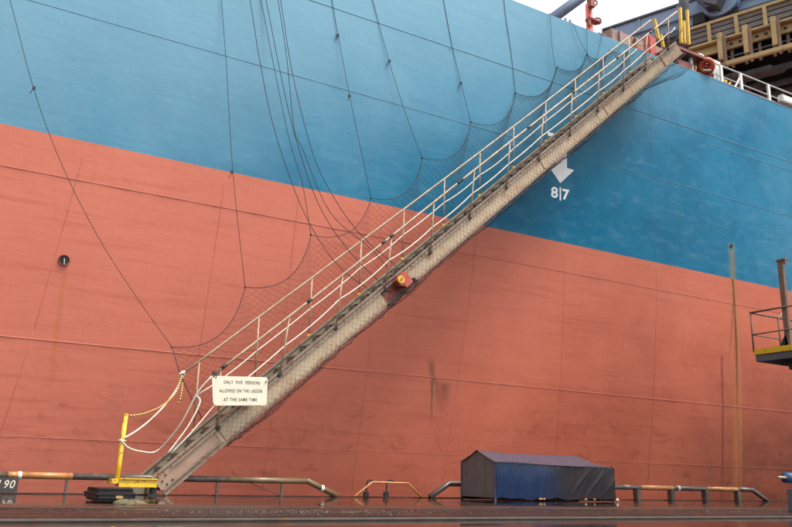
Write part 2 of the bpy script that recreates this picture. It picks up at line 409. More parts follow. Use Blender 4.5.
MB().add([(-300, YQ - 3, -2.2), (600, YQ - 3, -2.2), (600, 600, -2.2), (-300, 600, -2.2)], [(0, 1, 2, 3)]).build('water', M['water'], kind='structure')
MB().mm((-80, -120, -8), (300, YQ - .05, -1.2)).build('quay_wall', M['quay_edge'], kind='structure')

# ------------------------------------------------------------------ ship
ship = empty('cargo_ship', SHIP, 'huge cargo ship side painted blue above salmon red, moored along the quay', 'ship')
ZB = hull(0, 124).z * .5 + hull(792, 291).z * .5
X0, X1 = -25., 75.
def skin(z0, z1, nz):
    def f(u, v):
        x = X0 + (X1 - X0) * u; z = z0 + (z1 - z0) * v
        fr = math.sin(math.pi * (x + .10 * z) / .82) ** 2; pl = math.sin(math.pi * z / 1.9) ** 2
        k = .5 + .5 * math.sin(x * .37 + 1.3 * math.sin(z * .5 + x * .11))
        return Vector((x, hy(z) + .006 * fr * pl * k + .010 * math.sin(x * .21 + z * .3), z))
    return MB().grid(f, 420, nz)
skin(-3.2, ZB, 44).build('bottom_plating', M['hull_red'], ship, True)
skin(ZB, ZD, 22).build('topside_plating', M['hull_blue'], ship, True)
MB().mm((X0, hy(ZD) + .16, ZD - .25), (X1, hy(ZD) + 22, ZD - .12)).mm((X0, hy(ZD) + 21.9, -3.2), (X1, hy(ZD) + 22, ZD)).build('deck', M['deck_paint'], ship)
MB().mm((X0, hy(ZD) + .0, ZD - .012), (612 * 0 + X1, hy(ZD) + .14, ZD + .012)).build('deck_edge_bar', M['seam_blue'], ship)
for xe in (X0, X1):
    MB().prism([(xe, hy(-3.2), -3.2), (xe, hy(4), 4), (xe, hy(ZD), ZD - .02), (xe, hy(ZD) + 22, ZD - .02), (xe, hy(ZD) + 22, -3.2)], (.05, 0, 0)).build('end_bulkhead', M['hull_red'], ship)
def seam(p, q, r=.010):
    r *= .5
    n = max(2, int((q - p).length / .35)) if abs(q.z - p.z) > .2 else 60; pts = []
    for i in range(n + 1):
        a = p.lerp(q, i / n); a.y = hy(a.z) + .010 * math.sin(a.x * .21 + a.z * .3) - .001; pts.append(a)
    MB().tube(pts, r, 6).build('weld_seam', M['seam_blue' if (p.z + q.z) / 2 > ZB else 'seam_red'], ship, True)
def hseam(px, py, xa=X0, xb=X1, r=.010):
    z = hull(px, py).z; seam(Vector((xa, 0, z)), Vector((xb, 0, z)), r)
hseam(200, 48.4); hseam(400, 30.5, r=.016); hseam(100, 184); hseam(200, 355, r=.014)
hseam(650, 125, xa=17); hseam(100, 440, r=.006)
def vseam(a, b, r=.008):
    seam(hull(*a), hull(*b), r)
for a, b in (((87, 143), (34, 330)), ((34, 330), (-18, 490)), ((226, 172), (176, 492)), ((383, 206), (352, 492)), ((477, 232), (440, 494)),
             ((656, 262), (648, 480)), ((598, 128), (597, 172)), ((648, 92), (655, 258)), ((676, 100), (680, 250)), ((564, 246), (553, 492)), ((300, 182), (262, 492))):
    vseam(a, b, .005)
# discharge openings: a rim and a dark recess
def opening(px, py, r, fleck=False):
    c = hull(px, py); nrm = Vector((0, -1, -hk(c.z))).normalized()
    c2 = c + nrm * .012
    rim = MB().torus(c2, nrm, r, r * .10, 24, 8).build('discharge_rim', M['red_oxide' if c.z < ZB else 'rust_pipe'], ship, True)
    u = Vector((1, 0, 0)); v = nrm.cross(u)
    MB().prism([c2 + u * math.cos(a * math.pi / 12) * r * 1. + v * math.sin(a * math.pi / 12) * r * 1. for a in range(24)], -nrm * .01).build('discharge_hole', M['dark_hole'], ship)
    if fleck: MB().beam(c2 + nrm * .012 - v * r * .85 + u * .01, c2 + nrm * .012 + v * r * .3 - u * .0, .012, .01, nrm).build('discharge_flap', M['white_paint'], ship)
opening(64, 260, .085, True); opening(731, 246, .06)
# tug mark: white arrow and 8|7
def decal(pts, nm, mat, off=.012):
    P = [hull(*p, off=off) for p in pts]
    MB().prism(P, (0, .006, 0)).build(nm, mat, ship)
decal([(566.8, 149), (567, 168), (574.2, 170.2), (560.4, 183.2), (551, 169.8), (556, 165), (556, 146)], 'painted_arrow', M['mark_white'])
decal([(548, 132), (554, 133.5), (554, 137), (548, 135.5)], 'painted_mark', M['mark_white'])
def hull_text(txt, x0, x1, y0, y1, slope, bold):
    vs, fs = text_mesh(txt, bold=bold)
    ax, bx = min(v.x for v in vs), max(v.x for v in vs); ay, by = min(v.y for v in vs), max(v.y for v in vs)
    out = []
    for v in vs:
        px = x0 + (v.x - ax) / (bx - ax) * (x1 - x0)
        py = y1 - (v.y - ay) / (by - ay) * (y1 - y0) + slope * (px - x0)
        out.append(hull(px, py, off=.014))
    MB().add(out, fs).build('painted_digit' if txt != '|' else 'painted_bar', M['mark_white'], ship)
hull_text('8', 551, 558, 186.5, 197.5, .12, .03); hull_text('|', 559.6, 561.1, 187.2, 200.5, .12, .02); hull_text('7', 562.4, 569.4, 188.8, 199.6, .15, .03)

# deck furniture (all of it moves with the ship)
def deckpt(px, py, dy): return at(px, py, YD + dy)
coam = MB(); a = deckpt(688, 60, .55).x
coam.mm((a, YD + .5, ZD - .15), (X1, YD + .62, ZD + .46)).build('coaming', M['red_oxide'], ship)
vs, fs = text_mesh('76', bold=.02); pc = at(727.5, 85, YD + .5); sc = .34; pc.z = max(pc.z, ZD + .24)
MB().add([Vector((pc.x + v.x * sc * 1.3, YD + .492, pc.z + v.y * sc)) for v in vs], fs).build('painted_number', M['yellow'], ship)
rail = MB(); x_l = deckpt(699, 57, .08)
ztop = ZD + .62
zt = deckpt(735, 71.5, .08).z; zm = deckpt(735, 82, .08).z
MB().tube([(deckpt(699, 57, .08).x, YD + .08, zt), (X1, YD + .08, zt)], .022, 8).build('top_rail', M['white_paint'], ship, True)
MB().tube([(deckpt(711, 73, .08).x, YD + .08, zm), (X1, YD + .08, zm)], .016, 8).build('middle_rail', M['white_paint'], ship, True)
xs = [deckpt(721.3, 75, .08).x, deckpt(741, 83, .08).x, deckpt(769, 95, .08).x]
st = xs[2] - xs[1]
xs += [xs[2] + st * k for k in range(1, 14)]
for i, x in enumerate(xs):
    b = MB().mm((x - .05, YD + .05, ZD - .02), (x + .05, YD + .11, zt + .0))
    if i == 1: b.beam((x - .02, YD + .08, ZD + .45), (x - .32, YD + .08, ZD + .02), .04, .05)
    b.build('rail_post', M['white_paint'], ship, bevel=.008)
p = deckpt(691, 66, .08)
MB().mm((p.x - .05, YD + .04, ZD - .05), (p.x + .05, YD + .11, deckpt(691, 58, .08).z)).build('rail_post', M['white_paint'], ship, bevel=.008)
p = deckpt(716.5, 68, .2); MB().mm((p.x - .16, YD + .18, ZD + .12), (p.x + .16, YD + .21, p.z + .22)).build('notice_plate', M['white_paint'], ship)
p = deckpt(789, 100, .3); MB().mm((p.x - .3, YD + .3, p.z - .10), (p.x + 1.6, YD + .5, p.z + .14)).build('white_locker', M['white_paint'], ship, bevel=.03)
# boarding platform at the head of the gangway
a = at(679, 43, YD + .05); b = at(702, 55.5, YD + .05)
zp = ZD + .16
MB().mm((at(676, 50, YD).x - .2, YD - .1, ZD + .42), (at(702, 55.5, YD).x, YD + .9, ZD + .52)).build('boarding_platform', M['red_oxide'], ship, bevel=.01)
MB().mm((at(676, 50, YD).x - .1, YD + .12, ZD + .0), (at(696, 55.5, YD).x, YD + .8, ZD + .42)).build('platform_underframe', M['near_black'], ship)
MB().mm((at(676, 50, YD).x + .1, YD + .03, ZD + .0), (at(693, 60, YD).x, YD + .1, ZD + .22)).build('platform_bracket', M['red_oxide'], ship)
def bar(p, q, Yo, w_, nm, mat):
    A = at(*p, YD + Yo); B = at(*q, YD + Yo); MB().beam(A, B, w_, w_, (0, 1, 0)).build(nm, mat, ship, bevel=.01)
bar((680.2, 8), (681.3, 43.5), .1, .075, 'yellow_stanchion', M['yellow']); bar((683.6, 21), (684.6, 44), .16, .075, 'yellow_stanchion', M['yellow'])
bar((687, 10), (689, 45), .22, .075, 'yellow_stanchion', M['yellow'])
bar((654.2, 19), (658.8, 40), .35, .075, 'yellow_stanchion', M['yellow']); bar((661, 35), (663.4, 48), .35, .075, 'yellow_stanchion', M['yellow'])
A = at(684.3, -60, YD + .9); B = at(683.3, 45, YD + .9); MB().tube([A, B], .15, 12).build('lamp_mast', M['steel_grey'], ship, True)
A = at(653, 56, YD + .7); MB().mm((A.x - .12, YD + .7, ZD - .1), (A.x + .20, YD + .95, at(653, 35, YD + .7).z)).build('deck_box', M['red_mast'], ship, bevel=.04)
A = at(640, 50, YD + .8); MB().mm((A.x - .12, YD + .8, ZD - .1), (A.x + .1, YD + .95, at(640, 46, YD + .8).z)).build('deck_bitt', M['red_mast'], ship, bevel=.04)
A = at(612, 50, YD + 2.4); B = at(700, 50, YD + 2.4)
MB().mm((A.x, YD + 2.4, ZD - .12), (B.x, YD + 6, at(640, 39, YD + 2.4).z)).build('hatch_cover', M['hatch'], ship, bevel=.03)
for k in range(6):
    x = A.x + (B.x - A.x) * (k + .5) / 6; MB().mm((x - .05, YD + 2.32, ZD - .12), (x + .05, YD + 2.41, at(640, 40.5, YD + 2.4).z)).build('hatch_stiffener', M['hatch'], ship)
MB().mm((at(596, 36, YD + .1).x, YD + .0, ZD - .02), (at(604, 36, YD + .1).x, YD + .3, ZD + .07)).build('fairlead', M['rust_pipe'], ship, bevel=.02)
for px in (565.5, 570): 
    A = at(px, 22, YD + .1); MB().mm((A.x - .02, YD + .08, ZD), (A.x + .02, YD + .12, ZD + .16)).build('eye_plate', M['jib_blue'], ship)
# red derrick post and blue jib beyond the deck edge
A = at(590.2, 45, YD + 5); B = at(588.6, 5, YD + 5); C_ = at(588.2, -60, YD + 5)
A = Vector((A.x, A.y, min(A.z, ZD) - .12))
MB().tube([A, B], .115, 14).tube([B, C_], .06, 12).build('derrick_post', M['red_mast'], ship, True)
q = at(589.6, 22, YD + 5)
MB().box(q + Vector((.05, -.1, 0)), (.50, .26, .10)).build('post_bracket', M['red_oxide'], ship, bevel=.02)
MB().torus(q + Vector((.24, -.14, .04)), (.6, 1, 0), .12, .028).build('sheave', M['red_oxide'], ship, True)
MB().mm((q.x - .22, q.y - .2, q.z - .30), (q.x - .12, q.y - .1, q.z + .05)).build('post_bracket', M['red_oxide'], ship, bevel=.01)
MB().box(at(591.5, 4, YD + 4.8), (.22, .15, .26)).build('mast_head_block', M['red_oxide'], ship, bevel=.01)
MB().torus(at(594, 3, YD + 4.8), (.6, 1, 0), .11, .028).build('sheave', M['rust_pipe'], ship, True)
A = at(545, 24, YD + 9); B = at(600, -16, YD + 9)
A = A - (B - A) * .25
MB().mm((A.x - .6, A.y - .6, ZD - .12), (A.x + .6, A.y + .6, A.z + .3)).build('crane_pedestal', M['jib_blue'], ship, bevel=.05)
MB().tube([A, B, B + (B - A) * 2], .22, 14).build('crane_jib', M['jib_blue'], ship, True)

# ------------------------------------------------------------------ gangway
YG = 12.30; GW = .80
f0 = at(166.5, 495, YG); f1 = at(682.6, 53.6, YG); t0 = at(158, 466, YG); t1 = at(678.6, 42, YG)
ga = (f1 - f0).normalized(); gn = Vector((-ga.z, 0, ga.x))
DEPTH = ((t0 - f0).dot(gn) + (t1 - f0).dot(gn)) / 2
LEN = (f1 - f0).dot(ga)
def G(s, wy, n): return f0 + ga * s + gn * n + Vector((0, wy, 0))
gang = empty('gangway', Vector((f0.x, YG, 0.0)), 'long tan aluminium ship gangway rising from the quay to the deck', 'gangway')
AXG = (ga, Vector((0, 1, 0)), gn)
def gbox(s0, s1, w0, w1, n0, n1): return MB().add([G(s, w_, n) for s in (s0, s1) for w_ in (w0, w1) for n in (n0, n1)], [(0, 1, 3, 2), (4, 6, 7, 5), (0, 4, 5, 1), (2, 3, 7, 6), (0, 2, 6, 4), (1, 5, 7, 3)])
def s_of(px, py): return (at(px, py, YG) - f0).dot(ga)
s_a = s_of(224, 446)
D = DEPTH
# near stringer in bolted lengths
cuts = [0, s_a, s_of(385, 300), s_of(412, 280), s_of(600, 120), s_of(664, 66), LEN]
for i in range(6):
    a, b = cuts[i] + (.004 if i else -.02), cuts[i + 1] - .004
    if i == 2: 
        gbox(a, b, .03, .05, .04, D - .05).build('stringer_recess', M['red_oxide'], gang); continue
    gbox(a, b, 0, .022, .03, D - .04).build('stringer_plate', M['foot_plate' if i == 0 else ('handrail' if i == 5 else 'stringer')], gang, bevel=.003)
gbox(-.02, LEN, -.035, .05, 0, .035).build('bottom_flange', M['channel'], gang, bevel=.006)
gbox(.0, s_a, -.045, .0, .075, .10).build('edge_strip', M['channel'], gang, bevel=.004)
gbox(-.03, LEN, -.03, .05, D - .04, D).build('top_flange', M['channel'], gang, bevel=.008)
gbox(.3, LEN - .1, -.045, -.032, D - .085, D - .055).build('slot_rail', M['channel'], gang)
# stiffeners, splice plates, rivets
for px, py in ((224, 430), (545, 165), (604, 105), (664, 60)):
    s = s_of(px, py); gbox(s - .07, s + .07, -.014, 0, .035, D - .045).build('splice_plate', M['stringer'], gang, bevel=.003)
rv = MB()
s = .05
while s < LEN - .1:
    for n in (.06, D - .07):
        c = G(s, -.004, n); rv.box(c, (.016, .012, .016), AXG)
    s += .12
rv.build('rivets', M['channel'], gang, kind='stuff')
# far stringer
wo = GW
gbox(.0 - .32, LEN, wo, wo + .022, .03, D - .03).build('stringer_plate', M['stringer_far'], gang, label='far side stringer plate, dark and grey')
gbox(-.32, LEN, wo - .03, wo + .05, D - .03, D + .005).build('top_flange', M['channel'], gang, bevel=.006)
gbox(-.20, LEN, wo - .02, wo + .05, -.0, .03).build('bottom_flange', M['channel'], gang)
# treads: level steps between the stringers
ntr = int((LEN * ga.x - .4) / .235)
tb = MB()
tw = MB(); tw.mm((-.10, .03, -.016), (.10, GW - .012, .016)); tw.mm((-.115, .03, -.05), (-.10, GW - .012, .02))
proto = None
for i in range(ntr):
    s = (.25 + i * .235) / ga.x; c = G(s, 0, D * .60)
    loc = Vector((c.x, YG, c.z)) - gang.location
    if proto is None:
        proto = tw.build('tread', M['tread'], None, bevel=0); proto.parent = gang; proto.location = loc
    else:
        o = proto.copy(); COL.objects.link(o); o.parent = gang; o.location = loc
    # dark wedges for tread undersides and the shadow between them, over the near flange
    cl = G(s, .07, D + .0)
    tb.prism([cl + Vector((-.036, 0, .016)), cl + Vector((.036, 0, .024)), cl + Vector((.012, 0, -.005))], (0, .05, 0))
tb.build('tread_shadow_wedges', M['clamp'], gang, kind='stuff')
# handrail stanchions
npos = []
near = [((220.5, 371), (218, 428)), ((289.7, 315), (279.8, 375)), ((342.7, 276.5), (336, 328.6)), ((391.7, 236.6), (385.4, 289.7)), ((434, 201), (430.5, 252.5)), ((474.5, 171), (470, 218)), ((510, 144), (506.5, 187.7)), ((543.5, 118.5), (539, 160)), ((572.2, 94), (570, 135)), ((599, 73), (597.8, 111)), ((624, 54), (623.4, 90)), ((647.4, 39.7), (645, 70)), ((668.5, 21), (668.5, 49))]
YNT = YG - .20
hA = at(213, 375, YNT); hB = at(677, 11.5, YNT); hm = at(474.5, 170, YNT)
hC = hB + (hB - hm).normalized() * .15
def on_line(P, Q, x): t = (x - P.x) / (Q.x - P.x); return P.lerp(Q, t)
def gang_st(base, top, clampmat, sidey):
    pm = MB().tube([base - (top - base).normalized() * .04, top], .015, 8); pm.build('stanchion', M['handrail'], gang, True)
    MB().box(base, (.075, .045, .065), AXG).build('stanchion_clamp', M[clampmat], gang, bevel=.012)
hl = smooth_path([hA, at(340, 277, YNT), hm, at(599, 72.5, YNT), hB], 5)
def rail_y(pts, x):
    for a, b in zip(pts, pts[1:]):
        if a.x <= x <= b.x: return a.lerp(b, (x - a.x) / (b.x - a.x))
    return pts[0] if x < pts[0].x else pts[-1]
for tp, bp in near:
    B = at(*bp, YG - .045); T = rail_y(hl, at(*tp, YNT).x)
    gang_st(B, T, 'clamp', -1); npos.append((B, T))
MB().tube(hl, .021, 10).build('handrail', M['handrail'], gang, True)
for px in (229, 299, 352, 365, 431, 490, 536, 581, 630, 636):
    x = at(px, 200, YNT).x; x = [a for a in (0,)] and x
# dark couplings on the near handrail
for f in (.02, .19, .33, .345, .47, .475, .60, .69, .80, .905, .915):
    k = f * (len(hl) - 1); i = min(int(k), len(hl) - 2); c = hl[i].lerp(hl[i + 1], k - i); d = (hl[i + 1] - hl[i]).normalized()
    MB().tube([c - d * .05, c + d * .05], .028, 8).build('rail_coupling', M['clamp'], gang, True)
YFT = YG + GW - .02
fA = at(182, 374, YFT); fB = at(651, 20, YFT)
fl = smooth_path([fA, at(361.3, 241, YFT), at(513.7, 126.5, YFT), fB], 6)
MB().tube(fl, .019, 10).build('handrail', M['handrail'], gang, True, label='far side handrail')
ftop = [at(*p, YFT).x for p in ((199.2, 362), (259, 318), (312, 279), (361.3, 241.4), (404, 209), (444.5, 178.5), (480, 149), (513.7, 127))]
dx = (ftop[-1] - ftop[0]) / 7
ftop += [ftop[-1] + dx * k for k in range(1, 6)]
fpos = []
for x in ftop:
    if x > fB.x: continue
    T = rail_y(fl, x); sx = (Vector((x, 0, T.z)) - Vector((f0.x, 0, f0.z))); s = sx.dot(ga)
    # base sits on the far flange straight below the top
    Pb = G(0, GW + .03, D + .0); tt = (x + .02 - Pb.x) / ga.x; B = G(tt, GW + .03, D + .0)
    gang_st(B, T, 'yellow', 1); fpos.append((B, T))
# two slack white ropes on the far side, one third and two thirds down
def side_rope(fr, seedv, nm):
    random.seed(seedv); pts = []
    P = [T.lerp(B, fr + random.uniform(-.03, .03)) for B, T in fpos]
    P = P + [P[-1] + (P[-1] - P[-2]) * .3]
    for a, b in zip(P, P[1:]):
        pts += catenary(a, b, random.uniform(.01, .05), 6)[:-1]
    pts.append(P[-1]); return pts, P[0]
r1, r1s = side_rope(.52, 1, '')
fsave = fpos; fpos = npos; r2, r2s = side_rope(.48, 2, ''); fpos = fsave
def rope(pts, r, mat, nm, label, cat='rope', group=None, n=6, k=4, sm=True):
    p = smooth_path(pts, k) if sm else [Vector(q) for q in pts]
    return MB().tube(p, r, n).build(nm, mat, None, True, label=label, cat=cat, group=group)
def A_(px, py, Y=YG + .3): return at(px, py, Y)
GR = 'white safety ropes of the gangway'
rope([A_(168, 453, YG + .45), A_(178, 440, YG + .5), A_(190, 423, YG + .55), A_(200, 402, YG + .65)] + r1[0:1], .012, M['rope_white'], 'hand_rope', 'short white rope falling steeply from the far rail to the gangway foot', group=GR)
rope(r1, .012, M['rope_white'], 'hand_rope', 'white rope strung halfway up the far row of stanchions', group=GR, sm=False)
rope([A_(171, 453.5, YG + .3), A_(190, 434, YG + .3), A_(215, 405, YG + .45), A_(224, 398, YG + .2)] + [r2[1]], .012, M['rope_white'], 'hand_rope', 'white rope running from gangway foot behind the notice board', group=GR)
rope(r2, .012, M['rope_white'], 'hand_rope', 'white rope strung halfway up the near row of stanchions', group=GR, sm=False)
# orange fall block in the stringer
c = at(402, 281, YG - .12)
bl = c + Vector((0, .0, 0))
blk = MB(); blk.box(bl + ga * .05 - gn * .01, (.20, .16, .25), AXG)
blk.prism([bl - ga * .05 + gn * .115 + Vector((0, -.08, 0)), bl - ga * .05 - gn * .10 + Vector((0, -.08, 0)), bl - ga * .13 - gn * .03 + Vector((0, -.08, 0)), bl - ga * .13 + gn * .08 + Vector((0, -.08, 0))], (0, .15, 0))
blk.build('sheave_block', M['block_red'], gang, bevel=.008)
cc = bl + gn * .045 - ga * .055 + Vector((0, -.095, 0))
MB().tube([cc + Vector((0, .03, 0)), cc], .072, 20).build('sheave_disc', M['yellow'], gang, bevel=0)
MB().torus(cc, (0, 1, 0), .05, .008, 18, 6).build('sheave_rim', M['yellow_dirty'], gang, True)
MB().tube([cc + Vector((0, .02, 0)), cc - Vector((0, .012, 0))], .022, 12).build('sheave_pin', M['block_red'], gang)
gbox(cuts[2] - .04, cuts[3] + .06, -.10, -.036, -.01, .03).build('block_bracket', M['clamp'], gang, bevel=.006)
gbox(cuts[3] - .03, cuts[3] + .03, -.10, -.0, .0, .10).build('block_bracket', M['clamp'], gang, bevel=.006)
# foot: roller and rounded shoe
MB().tube([G(.10, .03, .08), G(.10, GW + .04, .08)], .075, 16).build('foot_roller', M['clamp'], gang, True)
for n, s in ((.12, .08), (.20, .05), (.28, .03), (.12, .18), (.24, .14)):
    MB().tube([G(s + .02, -.0, n), G(s + .02, -.018, n)], .014, 8).build('foot_bolt', M['clamp'], gang)

# ------------------------------------------------------------------ safety net
YNET = YG + GW + .14
scal = [(172, 347), (245, 287), (311, 235), (371, 198), (422, 158), (470.7, 122.5), (515.7, 93.4), (555.3, 68.7), (584, 57), (606, 52), (628, 44)]
sp = [at(px, py, YNET) for px, py in scal]
sp += [sp[-1] + (sp[-1] - sp[-3]) * .5, sp[-1] + (sp[-1] - sp[-3]) * 1.3]
edge = []
for i, (a, b) in enumerate(zip(sp, sp[1:])):
    n = 14; L = (b - a).length
    for j in range(n):
        t = j / n; p = a.lerp(b, t); sag = .20 * L * (4 * t * (1 - t)) * (1.15 - .3 * t)
        edge.append(p + Vector((.75 * sag, 0, -.75 * sag)))
edge.append(sp[-1])
for p in edge: p.y = min(p.y, hy(min(p.z, ZD)) - .03) if p.z < ZD + .1 else min(p.y, YD - .03)
net = empty('safety_net', Vector((f0.x + 1, YNET, 0)), 'dark cord safety net slung under the gangway and scalloped along its upper edge', 'net')
MB().tube(edge, .007, 5).build('edge_rope', M['rope_dark'], net, True)
SL = [0]
for a, b in zip(edge, edge[1:]): SL.append(SL[-1] + (b - a).length)
s0n = s_of(229, 447); s1n = LEN + .35
def edge_at(u):
    k = u * (len(edge) - 1); i = min(int(k), len(edge) - 2); return edge[i].lerp(edge[i + 1], k - i)
# cross-section of the net at station u
random.seed(11)
ph = [random.uniform(0, 6.28) for _ in range(8)]
def section(u):
    s = s0n + (s1n - s0n) * u
    sg = .05 + .035 * math.sin(s * 2.1 + ph[0]) + .02 * math.sin(s * 5.3 + ph[1]) + .55 * max(0, (u - .86) / .14) * math.sin(min(1, (u - .86) / .14) * 2.6 if u > .86 else 0)
    E_ = edge_at(u)
    pts = [E_, E_.lerp(G(s, GW + .10, D * .3), .55) + Vector((0, .0, -.08)), G(s, GW + .07, -.02), G(s, GW * .5, -.06 - sg), G(s, -.03, -.03 - sg * .9), G(s, -.052, .03), G(s, -.052, D * .5), G(s, -.05, D + .01)]
    L = [0]
    for a, b in zip(pts, pts[1:]): L.append(L[-1] + (b - a).length)
    return pts, L
NU = int((s1n - s0n) / .052); rows = None; grid_ = []
NV = 56
for i in range(NU + 1):
    pts, L = section(i / NU); row = []
    for j in range(NV + 1):
        d = L[-1] * j / NV
        for k in range(len(pts) - 1):
            if d <= L[k + 1] + 1e-6: row.append(pts[k].lerp(pts[k + 1], (d - L[k]) / max(L[k + 1] - L[k], 1e-6))); break
    grid_.append(row)
nm_ = MB()
def cord(a, b, r=.0020):
    d = (b - a).normalized(); u = d.orthogonal().normalized(); v = d.cross(u)
    vs = [p + (u * math.cos(t) + v * math.sin(t)) * r for p in (a, b) for t in (0, 2.094, 4.189)]
    nm_.add(vs, [(0, 1, 4, 3), (1, 2, 5, 4), (2, 0, 3, 5)])
jit = lambda: Vector((random.uniform(-.006, .006), 0, random.uniform(-.006, .006)))
for i in range(NU + 1):
    for j in range(NV + 1): grid_[i][j] = grid_[i][j] + jit()
for i in range(NU):
    for j in range(NV):
        if (i + j) % 2 == 0: cord(grid_[i][j], grid_[i + 1][j + 1])
        else: cord(grid_[i + 1][j], grid_[i][j + 1])
nm_.build('net_mesh', M['net_cord'], net, kind='stuff')
# lower hem hanging loose under the stringer
hem = []
for i in range(NU * 2 + 1):
    s = s0n + (s1n - .3 - s0n) * i / (NU * 2)
    hem.append(G(s, -.05, -.012 - .025 * abs(math.sin(s * 3.1 + ph[2])) - .02 * abs(math.sin(s * 7.7))))
hm2 = MB().tube(hem, .009, 5)
for q in range(2): hm2.tube([p + Vector((random.uniform(-.02, .02), .02 * q, random.uniform(-.03, .02))) for p in hem[::2]], .006, 4)
hm2.build('hem_rope', M['net_hem'], net, True, kind='stuff')

# ------------------------------------------------------------------ lines from the deck to the net
GL = 'dark lines hanging from the deck edge to the net'
def hang(pts, label, ties=(), r=.0056, top=True, Y=None):
    P = []
    n = len(pts)
    for i, p in enumerate(pts):
        P.append(at(p[0], p[1], Y if Y else YNET))
    if top:
        # upper end is made fast at the deck edge
        d = (P[0] - P[1]).normalized()
        if P[0].z < ZD: P.insert(0, P[0] + d * ((ZD + .03 - P[0].z) / max(d.z, .2)))
        P[0].y = YD - .012; 
        if P[1].z < ZD: pass
    L = sum((a - b).length for a, b in zip(P, P[1:]))
    # lie clear of the plating
    for i, p in enumerate(P):
        lim = hy(p.z) - .02
        if p.y > lim: p.y = lim
    o = MB().tube(smooth_path(P, 5), r, 5).build('net_line', M['rope_dark'], None, True, label=label, cat='rope', group=GL)
    for t in ties:
        q = at(*t, YNET); q.y -= .0
        MB().box(q, (.045, .03, .05)).tube([q, q + Vector((-.05, -.02, -.12))], .008, 5).build('knot', M['rope_dark'], o)
    return o
hang([(10, 0), (35, 93), (62, 165), (97, 235), (135, 295), (172, 347)], 'leftmost dark line from the deck, with a knotted tail in the blue paint', ties=((34, 88),))
rope([at(172, 347, YNET), at(182, 378, YNET - .1), at(202, 418, YG + GW + .1)], .0075, M['rope_dark'], 'net_line', 'dark line from the lowest net corner down to the gangway side', group=GL)
hang([(221.5, 0), (226, 60), (233, 173), (245, 287)], 'dark line falling almost plumb to the second net corner from the left', ties=((232, 172),))
hang([(261, 0), (287, 130), (302, 182), (311, 235)], 'dark line ending at the net corner left of the rope bunch', r=.006)
hang([(331, 0), (338, 35), (350, 98), (362, 155), (371, 198)], 'dark line with two small knots, just right of the rope bunch', ties=((338, 35), (349.5, 96)))
hang([(371, 0), (389, 61), (405, 112), (422, 158)], 'dark line with one knot ending at the fifth net corner', ties=((389.5, 61),))
hang([(441, 0), (451, 45), (461, 83), (470.7, 122.5)], 'dark line crossing the thick blue weld seam with a knot on it', ties=((451, 46), (461, 83)))
hang([(501, 0), (503, 17), (510, 55), (515.7, 93.4)], 'dark line reaching a net corner under the open sky', ties=((503, 17),))
hang([(550, 17), (552, 45), (555.3, 68.7)], 'short dark line left of the dark stain near the deck edge', Y=YD - .05)
hang([(574, 26), (582, 45), (597, 70)], 'short dark line slanting right across the dark stain', Y=YD - .05, ties=((577, 38), (579, 42)))
hang([(587, 31), (587.5, 54), (592, 68)], 'short dark line below the red derrick post', Y=YD - .05)
hang([(601.5, 38), (595, 66), (590, 78)], 'rightmost dark line slanting left behind the handrail', Y=YD - .05)
# falls of the gangway running to the orange block
YF = YG + .1
GF = 'wire falls running down to the orange block'
def fall(pts, label):
    n = len(pts); P = [at(p[0], p[1], YD - .25 + (YG - .12 - YD + .25) * (i / (n - 1)) ** 1.3) for i, p in enumerate(pts)]
    d = (P[0] - P[1]).normalized(); P.insert(0, P[0] + d * ((ZD + .03 - P[0].z) / max(d.z, .2)))
    P[0].y = YD - .012
    for p in P: p.y = min(p.y, hy(p.z) - .02)
    MB().tube(smooth_path(P, 6), .007, 5).build('wire_fall', M['rope_dark'], None, True, label=label, cat='wire', group=GF)
fall([(250, 0), (260, 62), (274.5, 130), (302, 208), (335, 262), (372, 292)], 'leftmost of the four curved wires sagging towards the orange block')
fall([(266, 0), (279, 66), (293.5, 130), (318, 203), (350, 252), (388, 290)], 'second curved wire from the left in the rope bunch')
fall([(278, 0), (287, 60), (294, 128), (303, 150), (330, 212), (371, 249), (396, 277)], 'third curved wire, nearly touching the rightmost one')
fall([(280.5, 0), (291, 66), (306, 130), (322, 176), (355, 228), (400, 270)], 'rightmost curved wire ending on top of the orange block')

# ------------------------------------------------------------------ notice board on the gangway
YS = YG - .26
sign = empty('notice_board', at(240, 406, YS), 'white board reading only five persons allowed on the ladder', 'sign')
c00 = at(213.2, 405.5, YS); c10 = at(266.7, 405.3, YS - .05); c11 = at(267.8, 377.2, YS - .05); c01 = at(212, 375.6, YS)
ux = (c10 - c00); uy = (c01 - c00)
def SP(u, v, d=0.): 
    a = c00.lerp(c10, u); b = c01.lerp(c11, u); n = ux.cross(uy).normalized()
    return a.lerp(b, v) + n * d
cr = .06
poly = [(cr, 0), (1 - cr, 0), (1 - .015, .02), (1, cr * 1.6), (1, 1 - cr * 1.2), (1 - cr * .5, 1), (cr * .7, 1), (0, 1 - cr), (0, cr * 2), (.015, .04)]
MB().prism([SP(*p) for p in poly], ux.cross(uy).normalized() * -.012).build('board', M['sign_white'], sign)
for txt, v, wd, x_c in (('ONLY  FIVE  PERSONS', .79, .66, .53), ('ALLOWED ON THE LADDER', .50, .79, .515), ('AT THE SAME TIME', .20, .62, .50)):
    vs, fs = text_mesh(txt, 1.2, bold=.012); ax = min(p.x for p in vs); bx = max(p.x for p in vs); ay = min(p.y for p in vs); by = max(p.y for p in vs)
    MB().add([SP(x_c - wd / 2 + (p.x - ax) / (bx - ax) * wd, v - .055 + (p.y - ay) / (by - ay) * .115, .003) for p in vs], fs).build('lettering', M['ink'], sign)
def tie(a, b, nm='tie'): MB().tube([a, a.lerp(b, .5) + Vector((0, -.02, 0)), b], .008, 6).build(nm, M['rope_dark'], sign, True)
